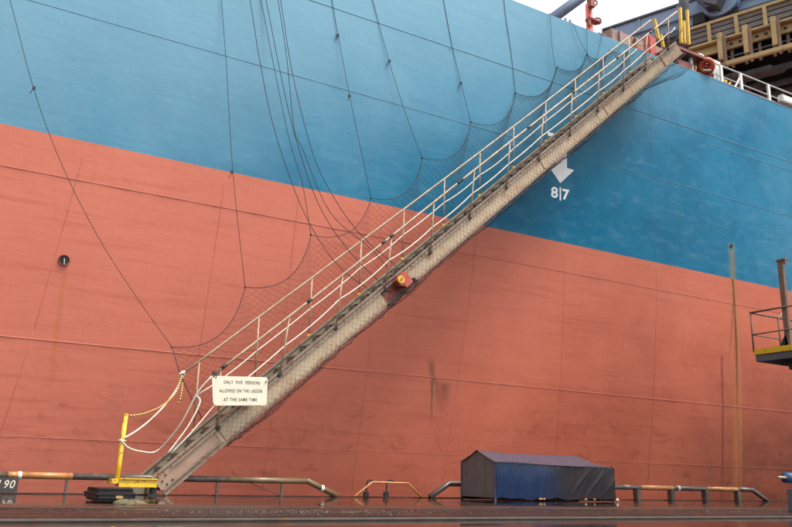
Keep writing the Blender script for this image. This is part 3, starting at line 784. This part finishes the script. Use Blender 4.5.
tie(SP(.07, .93, .006), at(214.5, 371, YNT)); tie(SP(.04, .95, .006), at(212, 374, YNT)); tie(SP(.97, .86, .006), at(270, 374, YG - .04))
tie(SP(.97, .86, .006), SP(.955, .80, .01))

# ------------------------------------------------------------------ foot of the gangway: yellow arm and post, ropes, chain, rubber pad
YB = YG - .02
lb = empty('landing_bracket', at(130, 499, YB) * 1.0, 'yellow steel arm and upright post beside the gangway foot', 'bracket')
lb.location.z = 0
zb = at(135, 482, YB).z
def ybox(px0, px1, py0, py1, y0, y1):
    a = at(px0, py1, y0); b = at(px1, py0, y0); return MB().mm((a.x, y0, a.z), (b.x, y1, b.z))
xa = at(111, 482, YB).x; xb = at(157, 482, YB).x; zc = at(135, 482.5, YB).z
MB().mm((at(119, 482, YB).x, YB, zc - .055), (xb, YB + .07, zc + .055)).build('arm', M['yellow'], lb, bevel=.006)
MB().mm((at(119, 482, YB).x, YB - .03, zc - .062), (xb, YB, zc - .045)).mm((at(119, 482, YB).x, YB - .03, zc + .045), (xb, YB, zc + .062)).build('arm_flange', M['yellow'], lb)
MB().mm((xa, YB + .02, zc - .02), (xb - .1, YB + .28, zc + .05)).build('step_plate', M['yellow'], lb, bevel=.006)
pp = [at(117, 482, YB + .1), at(119.5, 462, YB + .1), at(126, 415, YB + .1)]
MB().tube(pp, .034, 12).build('post', M['yellow'], lb, True)
MB().tube([pp[-1], pp[-1] + Vector((0, 0, .02))], .038, 12).build('post_cap', M['yellow'], lb)
xm = at(156, 488, YB).x
MB().mm((xm - .06, YB + .02, 0), (xm + .02, YB + .12, zc - .05)).mm((xm - .12, YB - .03, 0), (xm + .10, YB + .2, .02)).build('support_leg', M['clamp'], lb)
MB().mm((at(121, 488, YB).x - .04, YB + .1, .15), (at(121, 488, YB).x + .04, YB + .2, zc - .05)).build('support_leg', M['clamp'], lb)
yf = ground(115, 502.5).y; pa = at(95.5, 496, yf); pbx = at(136, 496, yf); ztp = at(115, 488.3, yf).z
rp = MB().mm((pa.x, yf, 0.012), (pbx.x, yf + .75, ztp - .02))
pad = rp.build('rubber_pad', M['black_rubber'], bevel=.03, label='low black rubber block on the wet quay under the yellow arm', cat='rubber block')
MB().mm((pa.x - .008, yf - .012, ztp * .52), (pbx.x + .008, yf + .76, ztp * .62)).build('groove_band', M['clamp'], pad, bevel=.008)
MB().mm((pa.x + .02, yf + .02, ztp - .03), (pbx.x - .02, yf + .72, ztp)).build('top_plate', M['black_rubber'], pad, bevel=.02)
MB().mm((pa.x + .30, yf - .004, ztp * .30), (pbx.x - .22, yf + .002, ztp * .50)).build('paint_smear', M['yellow_dirty'], pad)
k0 = fA
rope([k0, at(177, 388, YG + .75), at(165, 405, YG + .6), at(150, 420, YG + .35), at(136, 431, YG + .15), at(124, 438, YB + .06)], .013, M['rope_white'], 'hand_rope', 'white rope sweeping from the far handrail end to the yellow post', group=GR)
rope([at(121.5, 441, YB + .05), at(129, 448, YG + .1), at(142, 451.5, YG + .3), at(156, 451.5, YG + .4), at(170, 438, YG + .2), at(183, 420, YG + .0), at(198, 392, YG - .15), at(212, 376, YNT - .03)], .013, M['rope_white'], 'hand_rope', 'white rope drooping from the yellow post and rising to the near handrail', group=GR)
MB().torus(at(122, 441, YB + .1), (0.1, .2, 1), .045, .014, 18, 8).build('rope_loop', M['rope_white'], None, True, label='white rope loop tied round the middle of the yellow post', cat='rope')
rope([at(183, 378, YNET - .06), at(181, 396, YNET - .2), at(178, 404, YNET - .2)], .012, M['chain'], 'rope_tail', 'short frayed yellow and black rope tail below the handrail knot', cat='rope')
rope([k0 + Vector((0, -.03, 0)), at(176, 392, YG + .6), at(163, 405, YG + .4), at(147, 412.5, YG + .2), at(136, 415, YG + .1), at(126, 415.5, YB + .08)], .012, M['chain'], 'barrier_chain', 'yellow and black chain from handrail end to top of yellow post', 'chain')
kn = MB()
for i in range(5): kn.torus(k0 + Vector((random.uniform(-.03, .05), random.uniform(-.02, .02), random.uniform(-.03, .03))), (random.uniform(-1, 1), random.uniform(-.5, .5), random.uniform(.2, 1)), .035, .013, 14, 6)
kn.build('rope_knot', M['rope_white'], None, True, label='bulky white knot on the lower end of the far handrail', cat='knot')
kn = MB(); k1 = hl[0]
for i in range(4): kn.torus(k1 + Vector((random.uniform(-.02, .05), random.uniform(-.02, .02), random.uniform(-.04, .03))), (random.uniform(-1, 1), random.uniform(-.5, .5), random.uniform(.2, 1)), .03, .012, 14, 6)
kn.build('rope_knot', M['rope_dark'], None, True, label='dark lashing on the lower end of the near handrail above the board', cat='knot')
# thin dark cable at foot of the hull
rope([at(232, 470, YQ - .3), at(236, 476, YQ - .3), at(247, 481, YQ - .3), at(262, 488, YQ - .35), at(280, 495, YQ - .4)], .006, M['rope_dark'], 'loose_cable', 'thin dark cable drooping behind the pipe barrier right of gangway', 'cable')

random.seed(31)
rg = ground(128, 504.5)
def rag(u, v):
    a = u * 2 * math.pi; q = math.sin(v * math.pi / 2)
    return Vector((rg.x + math.cos(a) * .16 * q * (1 + .25 * math.sin(3 * a + 1)), rg.y + math.sin(a) * .10 * q * (1 + .3 * math.sin(2 * a)), .004 + .045 * math.cos(v * math.pi / 2) * (1 + .35 * math.sin(5 * a) * q) + .008 * math.sin(9 * a + 7 * v)))
MB().grid(rag, 40, 12).build('rag', M['rag'], None, True, label='crumpled olive rag lying on the wet quay before the rubber block', cat='rag')
# knots where lines meet the net
nk = MB()
for p in sp[:9]:
    q = p.copy(); q.y = min(p.y, hy(p.z) - .04)
    for k in range(2): nk.torus(q + Vector((random.uniform(-.01, .01), 0, random.uniform(-.01, .01))), (random.uniform(-1, 1), random.uniform(-.6, .6), random.uniform(-1, 1)), .016, .008, 10, 5)
nk.build('net_knots', M['rope_dark'], net, True, kind='stuff')

# ------------------------------------------------------------------ pipe barriers along the quay edge
YP = YQ - .28 - .06
def pz(px, py, Y=YP): return at(px, py, Y)
def barrier(path, segs, posts, rings, r, label, pw):
    root = empty('pipe_barrier', Vector((path[0].x if path[0].x > 0 else .5, YP, 0)), label, 'barrier', 'pipe barriers along the quay edge')
    L = [0]
    for a, b in zip(path, path[1:]): L.append(L[-1] + (b - a).length)
    def P(d):
        for i in range(len(path) - 1):
            if d <= L[i + 1]: return path[i].lerp(path[i + 1], (d - L[i]) / (L[i + 1] - L[i]))
        return path[-1]
    xsd = lambda x: next((L[i] + (x - path[i].x) / (path[i + 1].x - path[i].x) * (L[i + 1] - L[i]) for i in range(len(path) - 1) if x <= path[i + 1].x), L[-1])
    for x0, x1, mt in segs:
        d0, d1 = xsd(x0) if x0 > path[0].x else 0, xsd(x1)
        ks = [d0] + [l for l in L if d0 < l < d1] + [d1]
        MB().tube([P(k) for k in ks], r, 12).build('pipe', M[mt], root, True)
    for x in posts:
        q = P(xsd(x)); MB().mm((x - pw, YP - pw, 0), (x + pw, YP + pw, q.z - r * .5)).build('post', M['pipe_dark'], root, bevel=.008)
    for x in rings:
        q = P(xsd(x)); MB().tube([q - Vector((.025, 0, 0)), q + Vector((.025, 0, 0))], r + .006, 12).build('ring', M['white_paint'], root, True)
    return root
X = lambda px, py=480, Y=YP: at(px, py, Y).x
zl = pz(100, 475.5).z
zl2 = pz(300, 482).z
zz = (zl + zl2) / 2
pathL = [Vector((-12, YP, zz)), Vector((X(308, 482), YP, zz)), Vector((X(337, 496), YP, .02))]
barrier(pathL, [(-12, X(7), 'pipe_dark'), (X(7), X(18), 'pipe_orange'), (X(18), X(21), 'pipe_dark'), (X(21), X(72), 'pipe_orange'), (X(72), X(228), 'pipe_dark'), (X(228), X(306), 'pipe_tan'), (X(306), X(337, 496), 'pipe_tan')],
        [X(67), X(147), X(217.5), X(282), -2, -5], [X(19), X(322, 489)], .047, 'long pipe barrier behind the gangway foot, orange at its left end', .02)
za = pz(452, 484).z; zb_ = pz(690, 488).z; zz2 = (za + zb_) / 2
pathR = [Vector((X(430, 497), YP, .02)), Vector((X(449, 485), YP, zz2)), Vector((X(752, 490), YP, zz2)), Vector((X(767, 500), YP, .02))]
barrier(pathR, [(X(430, 497), X(620), 'pipe_dark'), (X(620), X(640), 'pipe_dark'), (X(640), X(672), 'pipe_orange'), (X(672), X(706), 'pipe_dark'), (X(706), X(736), 'pipe_orange'), (X(736), X(767, 500), 'pipe_dark')],
        [X(637, 490), X(671, 490), X(705, 490), X(737, 490)], [X(678, 487)], .05, 'pipe barrier passing behind the tarpaulin shelter, with orange bands at right', .06)
hp = [pz(353.5, 499, YP + .12), pz(356, 497, YP + .1), pz(372.5, 482, YP + .1), pz(408, 483, YP + .1), pz(422, 498, YP + .1)]
hp[-1].z = .0; hp[0].z = .0; hp[1].z = .03
MB().tube(hp, .017, 8).build('tube_hoop', M['pipe_orange'], None, True, label='low orange tubular hoop standing between the two pipe barriers', cat='hoop')
for px, lab in ((366, 'left'), (386, 'right')):
    a = pz(px, 497, YP + .2); b = pz(px + .5, 481, YP + .2)
    o = MB().tube(smooth_path([Vector((a.x, a.y, 0)), Vector((a.x + .01, a.y, b.z - .04)), b + Vector((.03, 0, .01)), b + Vector((.10, 0, .015)), b + Vector((.17, 0, -.01))], 4), .014, 8).build('ladder_hook', M['clamp'], None, True, label='dark steel hook at the quay edge, the %s of the pair at the orange hoop' % lab, cat='hook', group='hooks at the orange hoop')
    MB().box((a.x, a.y - .0, .05), (.085, .05, .07)).build('hook_plate', M['clamp'], o)
# number plate 190
YN = YP - .12
npl = empty('number_plate', at(2, 492, YN), 'dark plate with the white number 190 standing at the left edge', 'sign')
a = at(-26, 492, YN); b = at(17.2, 491.5, YN); c = at(18.8, 477.5, YN); d = at(-24, 476, YN); a.z = b.z = .01
MB().prism([a, b, c, d], (0, .02, 0)).build('plate', M['plate_dark'], npl)
vs, fs = text_mesh('190', 1.15, bold=.015); ax = min(p.x for p in vs); bx = max(p.x for p in vs); ay = min(p.y for p in vs); by = max(p.y for p in vs)
x0, x1 = at(-7, 484, YN).x, at(15.2, 484, YN).x; z0, z1 = at(8, 488, YN).z, at(8, 480, YN).z
for ch, g0, g1 in (('1', -3.2, -1.0), ('9', 3.4, 7.8), ('0', 9.4, 14.2)):
    vs, fs = text_mesh(ch, 1, bold=.0); ax = min(p.x for p in vs); bx = max(p.x for p in vs); ay = min(p.y for p in vs); by = max(p.y for p in vs)
    x0, x1 = at(g0, 484, YN).x, at(g1, 484, YN).x
    MB().add([Vector((x0 + (p.x - ax) / (bx - ax) * (x1 - x0) + (p.y - ay) / (by - ay) * .02, YN - .003, z0 + (p.y - ay) / (by - ay) * (z1 - z0))) for p in vs], fs).build('digit', M['sign_white'], npl)

# ------------------------------------------------------------------ tarpaulin shelter
Y1 = 11.3; xa = at(495, 480, Y1).x; xb = at(612.5, 480, Y1).x
Y2 = 12.28; H = at(495, 461.5, Y1).z; HR = at(478.5, 449.5, (Y1 + Y2) / 2).z; YM = (Y1 + Y2) / 2
sh = empty('tarpaulin_shelter', Vector((xa, Y1, 0)), 'low gabled shelter with brown end wall and blue tarpaulin side', 'shelter')
LB = .05
# end wall of narrow upright boards
nb = 7
for i in range(nb):
    ya = Y1 + (Y2 - Y1) * i / nb + .004; yb = Y1 + (Y2 - Y1) * (i + 1) / nb - .004
    hh = lambda y: H + (HR - H) * (1 - abs(y - YM) / (YM - Y1))
    pl = [(xa + (.006 if i % 2 else 0), ya, LB), (xa + (.006 if i % 2 else 0), yb, LB), (xa + (.006 if i % 2 else 0), yb, hh(yb) - .02)]
    if ya < YM < yb: pl.append((xa, YM, HR - .02))
    pl.append((xa + (.006 if i % 2 else 0), ya, hh(ya) - .02))
    MB().prism(pl, (.02, 0, 0)).build('board', M['shed_wall'], sh)
MB().prism([(xb, Y1 + .02, LB), (xb, Y2, LB), (xb, Y2, H - .03), (xb, YM, H + .01), (xb, Y1 + .02, H - .03)], (-.02, 0, 0)).build('end_wall', M['shed_frame'], sh)
MB().mm((xa, Y2 - .02, LB), (xb, Y2, H - .02)).build('back_wall', M['shed_wall'], sh)
for x, y in ((xa, Y1), (xb, Y1 + .01), (xa, Y2), (xb, Y2)):
    MB().mm((x - .018, y - .018, 0), (x + .018, y + .018, H - .01)).build('corner_post', M['shed_frame'], sh, bevel=.004)
MB().mm((xa - .02, Y1 + .02, .015), (xb, Y1 + .06, .05)).mm((xa - .02, Y2 - .06, .015), (xb, Y2 - .02, .05)).build('base_runner', M['near_black'], sh)
random.seed(21)
def fold(u, v):
    f = 0
    for k, amp, wd in ((.66, .012, .012), (.705, .009, .010), (.80, .016, .012), (.845, .008, .009), (.93, .010, .014)):
        x = u - (k + (1 - v) * .17 - .05 + .012 * math.sin(v * 5 + k * 40)); f += amp * math.exp(-(x / wd) ** 2) * (.25 + .75 * math.sin(math.pi * min(1, max(0, v)) * .85 + .3))
    f += .0025 * math.sin(u * 60 + 3 * v) * (1 - v * .5) + .006 * math.sin(u * 17 + 5 * v) * v * (1 - v) * 2
    return f
def side(u, v):
    x = xa + (xb + .02 - xa) * u; top = H + .0 - .035 * u + .010 * math.sin(u * 9)
    bot = .04 + .012 * math.sin(u * 17) + .01 * math.sin(u * 41)
    return Vector((x, Y1 - .022 - fold(u, 1 - v) - .02 * math.sin(math.pi * v) * (.5 + .5 * math.sin(u * 7)), bot + (top - bot) * v))
MB().grid(side, 150, 22).build('side_tarp', M['blue_tarp'], sh, True)
def roof(u, v):
    x = xa - .03 + (xb + .05 - xa) * u
    sagr = .030 * math.sin(math.pi * u) + .006 * math.sin(u * 8)
    if v < .5:
        t = v * 2; y = (Y1 - .045) + (YM - Y1 + .045) * t; z = (H - .006 - .04 * u) + (HR - H - sagr + .0 + .02 * u) * t - .012 * math.sin(math.pi * t) * (.6 + .5 * math.sin(u * 11))
    else:
        t = (v - .5) * 2; y = YM + (Y2 + .04 - YM) * t; z = HR - sagr - .006 - .02 * u - (HR - H - sagr) * t - .015 * math.sin(math.pi * t)
    return Vector((x, y, z))
# the ridge ends short of the right gable: hipped fall of the tarp
def roof2(u, v):
    p = roof(u, v); e = max(0, (u - .86) / .14); h0 = H - .03
    p.z = p.z - (p.z - h0) * e * .75 if p.z > h0 else p.z; return p
MB().grid(roof2, 90, 24).build('roof_tarp', M['roof_tarp'], sh, True)
def flap(u, v):
    y = Y1 - .03 + (Y2 - Y1) * .5 * u; return Vector((xb + .03 + .02 * math.sin(u * 9) * v, y, (H - .05) * (1 - v) + .06 * v))
MB().grid(flap, 14, 10).build('end_flap', M['roof_tarp'], sh, True)
MB().box((xa + .02, Y1 - .03, H * .52), (.03, .03, .03)).build('latch', M['clamp'], sh)
for k, w_ in ((.33, .10), (.36, .06), (.72, .05), (.80, .04)):
    x = xa + (xb - xa) * k; MB().mm((x, Y1 - .065, .035), (x + w_, Y1 - .055, .055)).build('torn_hem', M['yellow_dirty'], sh)
for k in range(9):
    u_ = .03 + k * .117; p_ = side(u_, .93); MB().torus(p_ + Vector((0, -.012, -.01)), (0, 1, 0), .010, .0035, 12, 6).build('eyelet', M['rail_steel'], sh, True)
for k in range(4):
    u_ = .06 + k * .28; p_ = side(u_, .04); MB().tube([p_ + Vector((0, -.01, .01)), p_ + Vector((.01, -.03, -.02)), p_ + Vector((.03, .01, -.045))], .004, 5).build('lashing', M['rope_dark'], sh, True)
sb = MB(); cx_ = xb + .03; sb.tube([(cx_ - .02, Y1 - .08, .03), (cx_ + .02, Y1 - .05, .05), (cx_ + .05, Y1 - .05, .025)], .018, 8)
sb.build('tie_cord', M['rope_white'], sh, True)

# ------------------------------------------------------------------ gantry platform at the right edge
YR = 10.2
def gpt(px, py, Y=YR): return at(px, py, Y)
cnr = gpt(754, 352)
gx = cnr.x; YE = 8.9
gt = empty('gantry_leg', Vector((gx + 1.2, (YR + YE) / 2, 0)), 'dark gantry leg at the right edge with a railed yellow-edged platform', 'gantry')
zp = cnr.z
xe = gx + 1.8
MB().mm((gx, YE, zp - .05), (xe, YR, zp)).build('platform_deck', M['steel_grey'], gt)
MB().mm((gx - .012, YE, zp - .06), (gx, YR + .0, zp + .05)).mm((gx, YR, zp - .06), (xe, YR + .012, zp + .05)).build('toe_board', M['yellow'], gt)
MB().mm((gx + .01, YE, zp - .20), (gx + .06, YR - .02, zp - .06)).mm((gx + .06, YR - .07, zp - .2), (xe, YR - .02, zp - .06)).build('edge_beam', M['steel_grey'], gt, bevel=.006)
MB().mm((gx + .55, YE, zp - .34), (xe, YR - .35, zp - .2)).build('support_beam', M['girder_edge'], gt, bevel=.01)
zr = gpt(754, 313.5).z; zmid = gpt(754, 335).z
x2 = at(778, 317, YR).x
def gtube(pts, r, nm, mat='rust_pipe'): MB().tube(pts, r, 8).build(nm, M[mat], gt, True)
gtube([(gx, YR, zp), (gx, YR, zr)], .02, 'rail_post'); gtube([(x2, YR, zp), (x2, YR, zr)], .02, 'rail_post'); gtube([(xe, YR, zp), (xe, YR, zr)], .02, 'rail_post')
gtube([(gx, YE, zr), (gx, YR + .02, zr)], .02, 'top_rail'); gtube([(gx, YR, zr), (xe, YR, zr)], .02, 'top_rail')
gtube([(gx, YE, zmid), (gx, YR, zmid)], .014, 'middle_rail'); gtube([(gx, YR, zmid), (xe, YR, zmid)], .014, 'middle_rail')
# mast with bracket
rr = ray(787.5, 350); ym = None
t_ = gx / rr.x; ym = rr.y * t_
pm0 = Vector((gx + .06, ym, zp)); rr = ray(786, 262); zt2 = rr.z * (ym / rr.y) + EYE
MB().mm((gx + .02, ym - .055, zp - .1), (gx + .10, ym + .055, zt2)).mm((gx + .0, ym - .14, zt2 - .02), (gx + .12, ym + .07, zt2 + .02)).build('mast', M['rust_pipe'], gt, bevel=.008)
MB().mm((gx + .0, ym - .14, zt2 - .10), (gx + .04, ym - .10, zt2 - .02)).build('mast_hook', M['rust_pipe'], gt)
MB().prism([(gx + .02, ym - .02, zp), (gx + .02, ym + .20, zp), (gx + .02, ym + .02, zp + .28)], (.03, 0, 0)).build('gusset', M['clamp'], gt)
lx = gx + 2.3
MB().mm((gx + 1.6, YE + .1, zp - .3), (lx + .1, YR - .2, zp - .05)).build('platform_bracket', M['steel_grey'], gt, bevel=.01)
for yy in (YE - .5, -6.0):  # rear leg and sills are unseen, added to shade the lower right hull
    MB().mm((lx, yy, .95), (lx + 1.0, yy + 1.0, 15)).build('front_or_added_rear_leg', M['steel_grey'], gt, bevel=.02)
    MB().mm((lx - .6, yy - .1, .40), (lx + 5.2, yy + 1.1, 1.3)).build('sill_beam', M['steel_grey'], gt, bevel=.02)
MB().mm((lx, -5.0, 14), (lx + 1.0, YE - .5, 15)).build('shade_portal_beam', M['steel_grey'], gt, bevel=.02)  # unseen crossbeam overhead, added for its shade on the hull
c = at(787, 478, 9.6)
rope([Vector((x2, YR, zr - .02)), at(786, 306, YR - .1), at(793, 288, YR - .3), at(800, 270, YR - .5)], .012, M['rope_white'], 'safety_line', 'thin white rope running up from the platform rail at the right edge')
bx_ = at(790, 478, 8.6)
gm = empty('drive_motor', Vector((bx_.x + .25, 8.6, 0)), 'blue drive motor with a short pale shaft, cut by the right edge', 'motor')
zmm = at(786, 477.5, 8.6).z
MB().tube([(at(785, 478, 8.6).x, 8.6, zmm), (at(785, 478, 8.6).x + .5, 8.6, zmm)], .085, 16).build('motor_body', M['motor_blue'], gm, True)
MB().tube([(at(777, 478, 8.6).x, 8.58, zmm), (at(786, 478, 8.6).x, 8.58, zmm)], .024, 10).build('shaft', M['handrail'], gm, True)
xx = at(786.5, 505, 7.2).x
MB().mm((bx_.x + .22, 8.5, 0), (bx_.x + .5, 8.7, zmm - .07)).build('motor_stand', M['steel_grey'], gm)
fx = at(787, 500, 7.6).x
bol = MB().mm((fx, 7.3, 0), (fx + .5, 7.6, at(786, 489, 7.4).z)).build('bogie_guard', M['steel_grey'], None, bevel=.012, label='grey steel guard box standing in the lower right corner', cat='guard')
MB().mm((fx - .02, 7.28, at(786, 489, 7.4).z - .03), (fx + .5, 7.3, at(786, 489, 7.4).z + .005)).build('lid_rim', M['rust_pipe'], bol)

# ------------------------------------------------------------------ loader boom over the ship
dirc = ray(-650, 448); U = Vector((dirc.x, dirc.y, 0)).normalized()          # away, to the left
r0 = ray(740, 25); k = 40 / Vector((r0.x, r0.y, 0)).length; P0 = Vector((r0.x * k, r0.y * k, r0.z * k + EYE))
V = Vector((U.y, -U.x, 0))
if V.dot(Vector((r0.x, r0.y, 0))) < 0: V = -V                                # away from the camera
def onB(px, py, dv=0.):
    r = ray(px, py); o = P0 + V * dv; n = V
    t = n.dot(o - Vector((0, 0, EYE))) / n.dot(r); return r * t + Vector((0, 0, EYE))
def bu(p): return (p - P0).dot(U)
boom = empty('loader_boom', Vector((P0.x, P0.y, ZD)), 'blue grey shiploader boom with yellow trimmed gallery crossing above the deck', 'crane')
def bb(u0, u1, v0, v1, z0, z1, nm, mat, bev=0, **kw):
    mb = MB().add([Vector((P0.x, P0.y, 0)) + U * u + V * v + Vector((0, 0, z)) for u in (u0, u1) for v in (v0, v1) for z in (z0, z1)], [(0, 1, 3, 2), (4, 6, 7, 5), (0, 4, 5, 1), (2, 3, 7, 6), (0, 2, 6, 4), (1, 5, 7, 3)])
    return mb.build(nm, M[mat], boom, bevel=bev, **kw)
zgt = onB(700, -1, 1.0).z; zgb = onB(700, 24, 1.0).z
uL = bu(onB(603, 38, 1.0)); uR = bu(onB(960, -40)); 
bb(uR - 25, uL, 1.0, 3.0, zgb, zgt, 'girder', 'girder')
for k in range(14):
    bb(uL - 2.2 * k - .05, uL - 2.2 * k + .05, .93, 1.0, zgb, zgt, 'girder_stiffener', 'girder')
bb(uR - 25, uL - .5, .84, .92, zgb + .5, zgb + .58, 'conduit', 'girder_edge')
bb(uR - 25, uL, .9, 3.1, zgt, zgt + .12, 'girder_flange', 'girder_edge'); bb(uR - 25, uL, .85, 3.1, zgb - .35, zgb, 'girder_flange', 'girder_edge')
u2 = bu(onB(690, 40))
zr1 = onB(700, 26).z; zw0 = onB(700, 48.5).z; zw1 = onB(700, 54).z; zlo = onB(712, 68, -.47).z
bb(uR - 25, u2, -.05, .05, zr1 - .08, zr1 + .06, 'gallery_rail', 'boom_yellow')
npn = 4; hp_ = (zr1 - zw0 - .1) / npn
# gallery cladding: corrugated sheets between uprights
ups = [bu(onB(px, 30)) for px in (709, 737, 766.5)]; du = ups[0] - ups[1]
us = [ups[0] + du * .8 * 0 + 0] + [ups[1], ups[2]] + [ups[2] - du * k for k in range(1, 5)]
bounds = [u2] + us
for a, b in zip(bounds, bounds[1:]):
    for j in range(npn):
        z0 = zw0 + .05 + hp_ * j
        bb(b + .05, a - .05, .06 + .0, .10, z0 + .03, z0 + hp_ - .03, 'cladding_sheet', 'gallery_panel')
    bb(b + .05, a - .05, .13, .15, zw0, zr1, 'cladding_back', 'near_black')
for u in us: bb(u - .09, u + .09, -.06, .05, zw0, zr1 - .08, 'gallery_upright', 'boom_yellow')
bb(uR - 25, u2, -.35, .0, zw0 - .06, zw0 + .04, 'walkway_edge', 'boom_yellow'); bb(uR - 25, u2, -.05, .05, zw1 - .22, zw0 - .1, 'walkway_beam', 'boom_yellow')
br = [bu(onB(px, 45)) for px in (722.5, 748.5, 777.5)]; d2 = br[1] - br[2]
brs = [br[0] + d2 * .95] + br + [br[2] - d2 * k for k in range(1, 4)]
for u in brs[1:]:
    bb(u - .12, u + .12, -.55, -.38, zlo + .25, zw0 + .28, 'hanger', 'boom_yellow', .02); bb(u - .28, u - .14, -.5, -.4, zlo - .25, zw0 + .1, 'hanger_strap', 'rust_pipe')
    bb(u - .06, u + .06, -.38, .3, zw0 - .02, zw0 + .03, 'bolt_plate', 'clamp')
for u in brs[1:]:
    for q in (.33, .66):
        uu = u - d2 * q; bb(uu - .08, uu + .08, -.06, -.052, zw1 - .05, zw1 + .08, 'bolt_hole', 'clamp')
bb(uR - 25, u2 - .3, -.55, -.38, zlo - .14, zlo + .14, 'lower_tube', 'boom_yellow', .04)
bb(uR - 25, u2 + .3, .3, 10.0, zlo + .25, zlo + .4, 'belt_floor', 'near_black'); bb(uR - 25, u2 + .3, .3, .5, zlo + .4, zw0, 'belt_side', 'near_black')
for j in range(3): bb(uR - 25, u2 + .3, .18, .26, zlo + .25 + j * .4, zlo + .33 + j * .4, 'cable_tray', 'steel_grey')
for u in [brs[1] - d2 * (k * .5 + .3) for k in range(8)]: bb(u - .07, u + .07, .12, .18, zlo, zw0, 'tray_support', 'rust_pipe')
random.seed(4)
for px, py, l_ in ((755, 72, 2.2), (765, 74, 2.5), (782, 67, 3.0), (741, 78, 1.8), (775, 84, 2.2), (788, 90, 2.5), (748, 88, 1.6), (730, 77, 1.5), (735, 84, 1.4), (760, 96, 1.8)):
    r = ray(px, py); t = (zlo - .35 - EYE) / r.z; c = r * t + Vector((0, 0, EYE))
    pts = [c - U * l_ * .4, c - U * l_ * .34, c + U * l_ * .34, c + U * l_ * .4]
    MB().tube(pts, [.08, .17, .17, .08], 12).build('idler_roller', M['belt_grey'], boom, True)
# hopper and drive hung on the girder near the top of the frame
cyl0 = onB(693, -6, .2); cyl1 = onB(722, -10, .2)
a_, b_, c_, d_ = onB(690, -8, -.2), onB(705, 7.5, -.2), onB(716, 4.5, -.2), onB(722, -12, -.2)
MB().prism([a_, b_, c_, d_], V * 1.2).build('chute', M['girder_edge'], boom)
a_, b_, c_, d_ = onB(703, -8, -.35), onB(703, 2, -.35), onB(716, 5, -.35), onB(724, -12, -.35)
MB().prism([a_, b_, c_, d_], V * 1.2).build('chute_lip', M['steel_grey'], boom, bevel=.03)
q = onB(722, 3, .95); MB().tube([q + V * .05 - V * .6, q + V * .05], 1.0, 24).build('sheave_housing', M['girder'], boom, bevel=0)
for px, py in ((700, 20), (731, 12)):
    q = onB(px, py, .8); MB().box(q, (.7, .4, .7), (U, V, Vector((0, 0, 1)))).build('drive_box', M['clamp'], boom, bevel=.06)

# ------------------------------------------------------------------ life ring and coiled hose on the ship's rail
cr_ = at(705.5, 66.5, YD - .0); cr_.y = YD - .02
lr = empty('hose_reel', Vector((cr_.x, cr_.y, ZD)), 'orange ring bundle lashed to the white rail at the deck edge', 'life ring')
fc = -ray(705, 66)
MB().torus(cr_, fc, .16, .085, 28, 10).build('ring', M['orange'], lr, True)
MB().torus(cr_ + Vector((.05, .1, -.10)), fc + Vector((200, 0, 200)), .15, .075, 24, 8).build('inner_ring', M['red_mast'], lr, True)
MB().tube([cr_ + Vector((0, .13, 0)), cr_ + Vector((0, .16, 0))], .12, 14).build('ring_backing', M['near_black'], lr)
MB().tube([cr_ + Vector((-.2, -.05, -.2)), cr_ + Vector((.02, -.10, -.17)), cr_ + Vector((.2, -.06, -.02))], .02, 8).build('lashing', M['rope_white'], lr, True)
MB().torus(at(698.5, 60, YD + .12), fc, .13, .045, 24, 8).build('life_ring', M['white_paint'], None, True, label='white life ring hung behind the orange bundle at the deck rail', cat='life ring')
